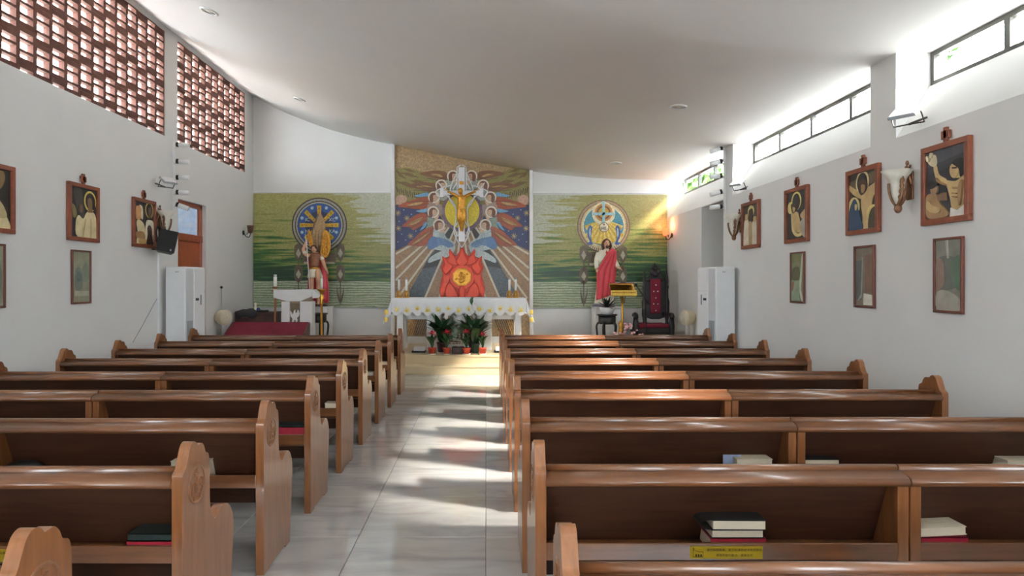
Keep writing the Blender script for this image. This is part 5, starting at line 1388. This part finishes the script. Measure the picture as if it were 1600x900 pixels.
picts_r = [
 # nearest: bare-chested figure with raised arm and a seated figure
 ((6.064,5.467), (44,46,50), [('sky',(70,72,80),[(0,0),(1,0),(1,.12),(0,.22)],False),('sky_dark',(54,56,62),[(0,.22),(1,.12),(1,.24),(0,.34)],False)] + [('halo',(200,192,130),circle(.82,.33,.19,22,.14),False)] +
  [('torso',skin,[(.50,.47),(.64,.49),(.78,.50),(.95,.44),(1,.42),(1,.60),(.94,.78),(.90,.90),(.68,.90),(.62,.74),(.56,.60)],True),('arm',skin,[(.20,.22),(.28,.22),(.34,.36),(.52,.45),(.56,.54),(.48,.53),(.28,.42),(.22,.32)],True),('hand',(200,190,160),[(.04,.13),(.10,.14),(.14,.08),(.22,.05),(.27,.10),(.28,.20),(.22,.23),(.12,.20)],True),
   ('loincloth',(220,218,210),[(.64,.87),(.80,.92),(1,.84),(1,1),(.62,1)],False),('face',skin,[(.66,.26),(.80,.27),(.84,.38),(.76,.46),(.66,.43),(.62,.34)],True),('hair',dark,[(.68,.24),(.84,.19),(1,.24),(1,.40),(.88,.46),(.84,.34)],True),('eye_shadow',brownd,[(.68,.30),(.80,.31),(.79,.335),(.69,.325)],False),('chest_shadow',skin2,[(.68,.58),(.86,.60),(.84,.63),(.70,.61)],False),
   ('seated_body',skin2,[(.02,.66),(.18,.62),(.32,.66),(.38,.78),(.52,.88),(.58,.98),(.20,1),(.02,.92)],True),('seated_head',(140,112,86),[(.14,.50),(.30,.50),(.30,.62),(.18,.64)],True),('seated_hair',dark,[(.08,.47),(.20,.43),(.33,.47),(.30,.53),(.14,.55)],True),('hand',(200,190,160),[(.05,.13),(.02,.06),(.06,.05),(.10,.12)],True),('hand',(200,190,160),[(.13,.09),(.13,.02),(.17,.02),(.18,.08)],True),('arm_shadow',skin2,[(.30,.40),(.38,.46),(.54,.53),(.48,.53),(.34,.47)],True),('ribs',skin2,[(.70,.66),(.80,.68),(.80,.695),(.70,.68)],False),('ribs',skin2,[(.71,.71),(.80,.73),(.80,.745),(.71,.73)],False),('flank_shadow',skin2,[(.88,.56),(.95,.52),(.92,.76),(.88,.86),(.85,.72)],True),('seated_arm',skin,[(.10,.72),(.22,.80),(.40,.86),(.38,.92),(.18,.90),(.06,.82)],True),('stone',(120,92,70),[(.34,.66),(.52,.64),(.54,.76),(.36,.74)],False)],
  'painting of a bare-chested haloed man raising one arm, nearest on the right wall'),
 # crucifixion with mourners
 ((7.334,6.73), (52,50,42), [('beam',(96,84,66),[(.0,.12),(1,.02),(1,.22),(0,.28)],False)] + halo(.48,.18,.24,(214,200,150)) +
  [('torso',skin,[(.48,.38),(.66,.30),(.90,.24),(1,.22),(1,.36),(.86,.50),(.82,.66),(.80,.86),(.84,1),(.52,1),(.50,.76),(.44,.56)],True),('arm',skin,[(0,.18),(.10,.22),(.30,.30),(.44,.38),(.44,.46),(.20,.38),(0,.26)],True),('head',brownd,[(.34,.16),(.52,.12),(.66,.18),(.66,.32),(.48,.40),(.36,.32)],True),('face',skin2,[(.46,.22),(.60,.24),(.58,.34),(.48,.36)],True),
   ('halo',(196,180,120),circle(.18,.58,.21,20,.17),False),('blue_veil',(40,66,92),[(.06,.56),(.20,.44),(.32,.52),(.38,.70),(.52,1),(0,1),(0,.70)],True),('veil_face',skin,[(.24,.54),(.32,.56),(.30,.64),(.24,.64)],True),
   ('halo',(200,184,120),circle(.90,.74,.22,20,.14),False),('mourner',(70,64,48),[(.80,.72),(1,.66),(1,1),(.74,1)],True)],
  'painting of the crucified man with a blue-veiled mourner, second on the right wall'),
 # taken down
 ((8.845,8.217), (48,50,50), [('arch',(214,200,120),circle(.48,.20,.26,24,.20),False),('arch_inner',(44,46,48),circle(.48,.22,.20,22,.18),False)] +
  [('halo',(196,184,120),circle(.18,.32,.15,18,.13),False),('torso',skin,[(.22,.46),(.40,.42),(.58,.46),(.66,.60),(.72,.72),(.78,.84),(.60,.88),(.38,.80),(.28,.64)],True),('arm',(200,182,130),[(.24,.52),(.34,.60),(.36,.78),(.58,.90),(.80,.84),(.92,.70),(.98,.64),(.94,.82),(.78,.94),(.50,.96),(.28,.82)],True),('head',brownd,[(.22,.26),(.40,.24),(.52,.30),(.46,.42),(.30,.44)],True),('face',skin,[(.32,.32),(.44,.34),(.42,.42),(.34,.42)],True),('hand',(186,160,120),[(.72,.52),(.92,.42),(1,.40),(1,.56),(.86,.62)],True),('shroud',(170,168,156),[(.74,.66),(1,.62),(1,1),(.78,.9)],True)],
  'painting of a limp bowed figure under a pale arch, third on the right wall'),
 ((10.337,9.688), (66,58,50), [('halo',(206,190,130),circle(.52,.16,.22,20,.15),False),('figure',brownd,[(.40,.12),(.62,.10),(.68,.24),(.60,.40),(.44,.38),(.36,.22)],True),
   ('white_robe',(208,200,180),[(.06,.40),(.22,.32),(.36,.40),(.38,.62),(.40,1),(0,1),(.02,.62)],True),('left_head',skin,[(.14,.22),(.30,.22),(.30,.34),(.16,.36)],True),('right_robe',(200,192,172),[(.62,.46),(.82,.40),(1,.50),(1,1),(.64,1),(.60,.66)],True),('right_head',skin,[(.72,.32),(.88,.32),(.88,.44),(.74,.45)],True),('shroud',(170,150,112),[(.40,.46),(.60,.48),(.62,1),(.42,1)],True)],
  'painting of three pale-robed figures, farthest on the right wall'),
]
for (a_, bgc, sh, lab) in picts_r: picture('right', a_[0], a_[1], 2.10, a_[0]-a_[1], .69, sh, lab, True, bgc)
picts_l = [
 ((6.50,7.155), (34,30,28), [('robe',cream,[(.55,.58),(.75,.62),(.98,.90),(1,1),(.45,1)],True),('figure',(120,96,60),[(.55,.10),(.80,.02),(.85,.18),(.70,.34)],True),('sleeve',cream2,[(.60,.50),(.80,.60),(.90,.80),(.64,.80)],True)], 'dark painting with a pale robe, cut off by the left edge'),
 ((8.079,8.717), (30,30,36), [('cross_beam',(64,60,58),[(.12,.06),(.42,.02),(.52,.44),(.66,.62),(.52,.70),(.30,.52)],True)] + halo(.76,.24,.24,(200,180,90)) +
  [('robe',cream,[(.30,.56),(.48,.62),(.62,.48),(.80,.44),(.96,.52),(1,.72),(1,1),(.28,1),(.20,.72)],True),('face',(120,92,66),[(.66,.20),(.82,.18),(.84,.34),(.76,.40),(.66,.34)],True),('hair',dark,[(.74,.14),(.90,.16),(.94,.36),(.84,.40),(.82,.22)],True),('neck',(130,100,70),[(.66,.38),(.82,.38),(.84,.47),(.66,.48)],False),('hand',(100,80,60),[(.32,.36),(.42,.34),(.44,.48),(.34,.50)],True),('elbow',(120,110,70),[(.04,.36),(.16,.40),(.22,.56),(.10,.62)],True),('robe_fold',cream2,[(.54,.62),(.58,.62),(.46,1),(.42,1)],False),('robe_fold',cream2,[(.74,.60),(.77,.60),(.78,1),(.73,1)],False)],
  'painting of a haloed man in cream robe beneath a beam, middle of the left wall'),
 ((9.567,10.21), (40,34,32), halo(.78,.16,.22,(196,176,100)) +
  [('old_head',(186,140,92),[(.04,.16),(.22,.10),(.36,.16),(.36,.36),(.20,.44),(.04,.38)],True),('turban',(206,194,170),[(.24,.08),(.40,.12),(.42,.40),(.32,.36),(.34,.18)],True),('robe',cream,[(.10,.48),(.30,.44),(.50,.56),(.54,.86),(.40,1),(.10,1),(.16,.74)],True),('robe_right',(214,206,186),[(.60,.48),(.80,.40),(1,.48),(1,1),(.60,1)],True),('face',(92,66,52),[(.70,.12),(.86,.10),(.88,.28),(.78,.36),(.70,.28)],True),('dark_figure',(64,44,36),[(.64,.60),(.76,.52),(.88,.60),(.90,.76),(.96,1),(.60,1),(.66,.76)],True),('arm',(150,116,76),[(.04,.74),(.40,.70),(.52,.82),(.44,.90),(.06,.84)],True),('basin',(170,140,90),[(.20,.90),(.56,.88),(.52,.98),(.26,1)],True)],
  'painting of a turbaned judge beside a haloed man, beside the black speaker'),
]
for (a_, bgc, sh, lab) in picts_l: picture('left', a_[1], a_[0], 2.105, a_[1]-a_[0], .705, sh, lab, True, bgc)
grey_ = (136,140,126)
prints = [
 ('right',5.926,5.562,1.337,.643,(128,130,120),[('mountain',(104,108,100),[(.05,.30),(.4,.22),(.9,.30),(1,.62),(.1,.70)],True),('pine',(92,116,100),[(.62,.34),(.9,.22),(1,.40),(1,.70),(.72,.64)],True),('reddish_rock',(136,116,104),[(.02,.28),(.30,.30),(.34,.60),(.12,.72),(.02,.66)],True),('mist',(160,158,146),[(.06,.74),(.5,.72),(.98,.84),(.98,.98),(.06,.98)],True),('stripe',(176,172,158),[(.40,0),(.48,0),(.52,.26),(.47,.26)],False)],'narrow greyish landscape print under the nearest right-wall painting'),
 ('right',7.207,6.829,1.337,.643,(120,112,100),[('dark_field',(92,98,96),[(0,.22),(.38,.22),(.36,.9),(0,.9)],False),('brown_field',(118,94,80),[(.52,.14),(1,.10),(1,.78),(.54,.78)],False),('curtain_line',(150,152,146),[(.38,.16),(.42,.16),(.36,.86),(.12,.92),(.32,.80)],False),('white_patch',(214,214,200),[(.48,.79),(1,.82),(1,.99),(.46,.99)],False)],'narrow brown print with a white patch under the second right-wall painting'),
 ('right',8.715,8.332,1.337,.643,(128,132,104),[('olive_top',(118,122,84),[(0,0),(1,0),(1,.16),(0,.2)],False),('dark_wood_shape',(92,92,68),[(.1,.32),(.6,.28),(.62,.54),(.1,.54)],True),('light_edge',(190,194,176),[(.84,.06),(.96,.02),(.84,.50),(.80,.76),(1,.98),(.80,.96),(.66,.72),(.74,.40)],True),('pale_lower',(142,160,136),[(0,.56),(.66,.56),(.7,.98),(0,.98)],False),('reddish_spot',(150,110,90),[(.06,.60),(.24,.60),(.16,.76),(.06,.78)],True)],'narrow green print with a light curve under the third right-wall painting'),
 ('left',8.562,8.166,1.335,.66,(140,142,120),[('mountain',(110,118,108),[(.14,.42),(.34,.30),(.52,.40),(.56,.70),(.2,.76)],True),('mountain',(122,130,116),[(.56,.36),(.78,.22),(.96,.34),(.94,.56),(.6,.6)],True),('mist',(168,168,148),[(.1,.78),(.95,.78),(.95,.88),(.1,.88)],False),('pavilion',(90,104,100),[(.22,.46),(.34,.40),(.48,.46),(.44,.58),(.26,.58)],True)],'narrow misty mountain print under the middle left-wall painting'),
 ('left',7.035,6.63,1.335,.66,(136,138,118),[('mountain',(110,118,108),[(.3,.40),(.6,.24),(.9,.34),(.9,.70),(.3,.72)],True)],'narrow framed print cut off by the left edge'),
]
for (sd, yf, yn, zb, h, bgc, sh, lab) in prints: picture(sd, yf, yn, zb, yf-yn if sd == 'right' else yf-yn, h, sh, lab, False, bgc)

# ------------------------------------------------------------------ fixtures on the walls
def sconce(X, y, z, s, lab, grp='shell wall lamps with frosted shades'):     # s: +1 points into the room to the right
    r = empty('wall_lamp', (X,y,z), lab, 'wall lamp', grp)
    c0 = Vector((X+s*.13,y,z))
    MB().lathe([(.02,-.16),(.048,-.1),(.064,0),(.078,.07),(.135,.15),(.128,.152),(.071,.07),(.05,-.05)],c0,18).build('glass_shade', M['frost'], r)
    b = MB()
    b.tube(spline([(X+s*.01,y,z+.20),(X+s*.03,y,z+.10),(X+s*.045,y,z),(X+s*.07,y,z-.12),(X+s*.12,y,z-.19)],5),[.010]*5+[.017]*8+[.017]*8,8)
    b.ball((X+s*.12,y,z-.20),.034,8,(1,1,1.3))
    for q in (-1,1):
        b.tube(spline([(c0.x,y+q*.098,z+.085),(c0.x+s*.01,y+q*.085,z+.04),(c0.x,y+q*.078,z-.03),(c0.x,y+q*.055,z-.11),(c0.x,y,z-.19)],5),[.006]*3+[.014]*8+[.012]*10,7)
        for k in range(4): b.ball((c0.x,y+q*(.088-.012*k),z+.05-.05*k),.020,6,(1,.8,1.3))
        b.tube(spline([(X+s*.03,y+q*.02,z+.12),(X+s*.05,y+q*.06,z+.08),(X+s*.03,y+q*.06,z+.02)],4),.014,6)
    b.tube(spline([(c0.x+s*.078,y,z+.03),(c0.x+s*.076,y,z-.03),(c0.x+s*.05,y,z-.12),(c0.x,y,z-.19)],5),.011,7)
    for k in range(5): b.ball((X+s*(.035+.006*k),y,z+.22-.05*k),.018+.003*k,6,(.8,1,1.4))
    b.build('scrolled_bracket', M['bronze'], r)
    MB().box(min(X,X+s*.02),max(X,X+s*.02),y-.05,y+.05,z-.12,z+.14).build('wall_plate', M['bronze'], r, bev=.008)
sconce(XL,10.34,px(0,345,10.3).z,1,'frosted shell wall lamp above the black speaker on the left wall')
sconce(XR,6.27,px(0,292,6.27).z,-1,'frosted shell wall lamp between the two nearest right-wall paintings')
sconce(XR,10.42,px(0,351,10.42).z,-1,'frosted shell wall lamp below the right spotlights, by the doorway')
def small_lamp(X, y, z, s, lit, lab):
    r = empty('wall_sconce', (X,y,z), lab, 'wall lamp', 'small iron wall lamps beside the murals')
    MB().lathe([(.05,0),(.05,.015),(.02,.025)],(X if s > 0 else X-.025,y,z-.05),14,'x').build('wall_plate', M['black_plastic'], r)
    MB().tube(spline([(X+s*.02,y,z-.05),(X+s*.07,y,z-.13),(X+s*.13,y,z-.13),(X+s*.15,y,z-.06),(X+s*.09,y,z-.05),(X+s*.08,y,z-.09)],5),.009,7).build('arm', M['black_plastic'], r)
    sh = emit('glowing_red_shade', (1,.10,.03,1), 3.5) if lit else mat('amber_shade', lin(84,52,40), .3, var=.2)
    MB().lathe([(.03,-.06),(.055,-.02),(.06,.05),(.072,.10),(.066,.10),(.052,.04)],(X+s*.15,y,z),16).build('shade', sh, r)
    if lit:
        MB().ball((X+s*.15,y,z+.06),.035,8).build('bulb', emit('warm_bulb', (1,.42,.15,1), 22), r)
        l = bpy.data.lights.new('lamp_glow','POINT'); l.energy = 6; l.color = (1,.36,.14); l.shadow_soft_size = .05
        lo = bpy.data.objects.new('lamp_glow', l); COL.objects.link(lo); lo.parent = r; lo.location = (s*.15,0,.16)
small_lamp(XL,13.98,px(0,360,13.98).z,1,False,'unlit small iron wall lamp left of the left mural')
small_lamp(XR,14.28,px(0,364,14.28).z,-1,True,'small iron wall lamp glowing red right of the right mural')
# spotlights on conduits
def spot_row(X, y, s, ztop, zbot, zs, aims, lab, side):
    cd = MB().box(min(X,X+s*.025),max(X,X+s*.025),y-.02,y+.02,zbot,ztop).build('conduit', M['white_plastic']); set_origin(cd,(X,y,zbot)); tag(cd,'white vertical cable conduit on the %s wall pier' % side,'conduit')
    for i, z in enumerate(zs):
        r = empty('spotlight', (X+s*.025,y,z), '%s white spotlight from the top on the %s wall conduit' % (ordn[i].replace('nearest','first'),side), 'spotlight', 'white cylinder spotlights on the %s conduit' % side)
        MB().tube([(X+s*.025,y,z-.03),(X+s*.07,y-.02,z-.03),(X+s*.09,y-.04,z)],.009,6).build('bracket', M['white_plastic'], r)
        dz, dy = aims[i]
        a = Vector((X+s*.09,y-.06,z)); d = Vector((s*.9,dy,dz)).normalized()
        MB().tube([a+d*.03,a+d*.19],.038,14).build('body', M['white_plastic'], r)
        MB().tube([a-d*.005,a+d*.032],.039,14).build('black_cap', M['black_plastic'], r)
Yc = 10.84; z_ = lambda y_: px(0,y_,Yc).z
spot_row(XL,Yc,1,z_(222),z_(335),[z_(227),z_(253),z_(278),z_(301),z_(320)],[(-.05,.1),(-.05,.1),(-.03,.1),(-.05,.1),(-.35,.1)],'', 'left')
Yc = 11.10
spot_row(XR,Yc,-1,z_(225),z_(340),[z_(232),z_(253),z_(275),z_(300),z_(323)],[(-.3,.1),(-.2,.1),(-.1,.1),(-.25,.1),(-.1,.1)],'', 'right')
# LED floodlights on brackets
def flood(c0, w, rot, lab, s):
    r = empty('floodlight', c0, lab, 'floodlight', 'flat floodlights on wall brackets')
    Mx = Matrix.Translation(c0) @ Matrix.Rotation(rot[2],4,'Z') @ Matrix.Rotation(rot[0],4,'X') @ Matrix.Rotation(rot[1],4,'Y')
    MB().box(-w/2,w/2,-.015,.015,-w*.36,w*.36).xf(Mx).build('housing', M['grey_plastic'], r, bev=.006)
    MB().box(-w*.44,w*.44,-.02,-.014,-w*.3,w*.3).xf(Mx).build('lamp_face', M['white_plastic'], r)
    MB().tube([Mx @ Vector(v) for v in ((-w/2-.01,.01,0),(-w/2-.01,.12,0),(w/2+.01,.12,0),(w/2+.01,.01,0))],.008,6).build('bracket', M['metal_dark'], r)
    MB().tube([Mx @ Vector((0,.12,0)), c0+Vector((s*.2,.0,-.04))],.012,6).build('arm', M['metal_dark'], r)
flood(px(1414,176,6.15),.24,(-.95,0,-1.0),'flat floodlight on the sill left of the nearest right-wall painting',1)
flood(px(1152,286,10.3),.2,(-.95,0,-1.0),'flat floodlight on the sill above the farthest right-wall painting',1)
flood(px(263,282,10.2),.22,(-.95,0,1.0),'flat floodlight on the left wall beside the spotlights',-1)
# speaker on the left wall
D = 10.15
c0 = px(261,378,D)
sk_ = empty('loudspeaker', (XL,D,c0.z-.2), 'black wall loudspeaker tilted down beside the left door', 'speaker')
Mx = Matrix.Translation(c0) @ Matrix.Rotation(.45,4,'Z') @ Matrix.Rotation(.2,4,'Y') @ Matrix.Rotation(-.12,4,'X')
MB().prism([(-.13,-.10),(.13,-.10),(.10,.12),(-.10,.12)], -.165, .165, 'xy').xf(Mx).build('cabinet', M['black_plastic'], sk_, bev=.012)
MB().prism([(-.118,-.112),(.118,-.112),(.118,-.098),(-.118,-.098)], -.155, .155, 'xy').xf(Mx).build('grille', mat('speaker_cloth', (.016,.016,.017,1), .9, var=.3, scale=80), sk_, bev=.004)
MB().box(.06,.08,-.115,-.111,-.145,-.115).xf(Mx).build('badge', M['grey_plastic'], sk_)
MB().tube([(XL,D+.05,c0.z+.02),c0+Vector((-.05,.08,.02))],.02,8).build('arm', M['black_plastic'], sk_)
MB().box(XL,XL+.03,D,D+.12,c0.z-.12,c0.z+.1).build('wall_plate', M['black_plastic'], sk_)
cc = MB(); cq = px(247,364,D+.1)
for k in range(3): cc.tube([(XL+.03+.012*k,cq.y+.07*math.cos(t)+.005*k,cq.z+.10*math.sin(t)) for t in [2*PI*j/20 for j in range(21)]],.009,6)
cc = cc.build('cable_coil', M['black_plastic']); set_origin(cc,(XL,cq.y,cq.z)); tag(cc,'coil of black cable hanging by the loudspeaker','cable')
tk = MB().box(XL,XL+.02,10.33,10.37,.0,px(0,398,10.35).z).build('cable_trunking', M['white_plastic']); set_origin(tk,(XL,10.35,0)); tag(tk,'white cable trunking running down the left wall below the loudspeaker','trunking')
wl_ = MB().tube(spline([(XL+.006,10.3,1.35),(XL+.008,9.9,1.0),(XL+.006,9.6,.75)],6),.005,5).build('wall_cable', M['grey_plastic']); set_origin(wl_,(XL,9.6,.75)); tag(wl_,'thin grey cable slanting down the left wall','cable')
# recessed ceiling lamps
for i, (x_, y_, lab) in enumerate(((327,17,'round ceiling lamp nearest the left screen'),(468,155,'round ceiling lamp above the left mural'),(1060,166,'round ceiling lamp in the right half of the ceiling'),(962,254,'round ceiling lamp above the right mural'))):
    best = None
    for k in range(200, 1500):
        D = k/100; p = px(x_,y_,D)
        if -5 < p.x < 3.9 and p.z >= zc(p.x): best = p; break
    if not best: continue
    p = best
    s_ = (zc(p.x+.05)-zc(p.x-.05))/.1
    r = empty('ceiling_lamp', (p.x,p.y,zc(p.x)), lab, 'ceiling lamp', 'round recessed ceiling lamps'); r.rotation_euler = (0,-math.atan(s_),0)
    MB().lathe([(.11,.0),(.11,-.012),(.085,-.016),(.08,-.004)],(0,0,0),24).build('ring', M['white_plastic'], r, local=True)
    MB().lathe([(.081,-.006),(.0001,-.007)],(0,0,0),24).build('diffuser', M['frost'], r, local=True)
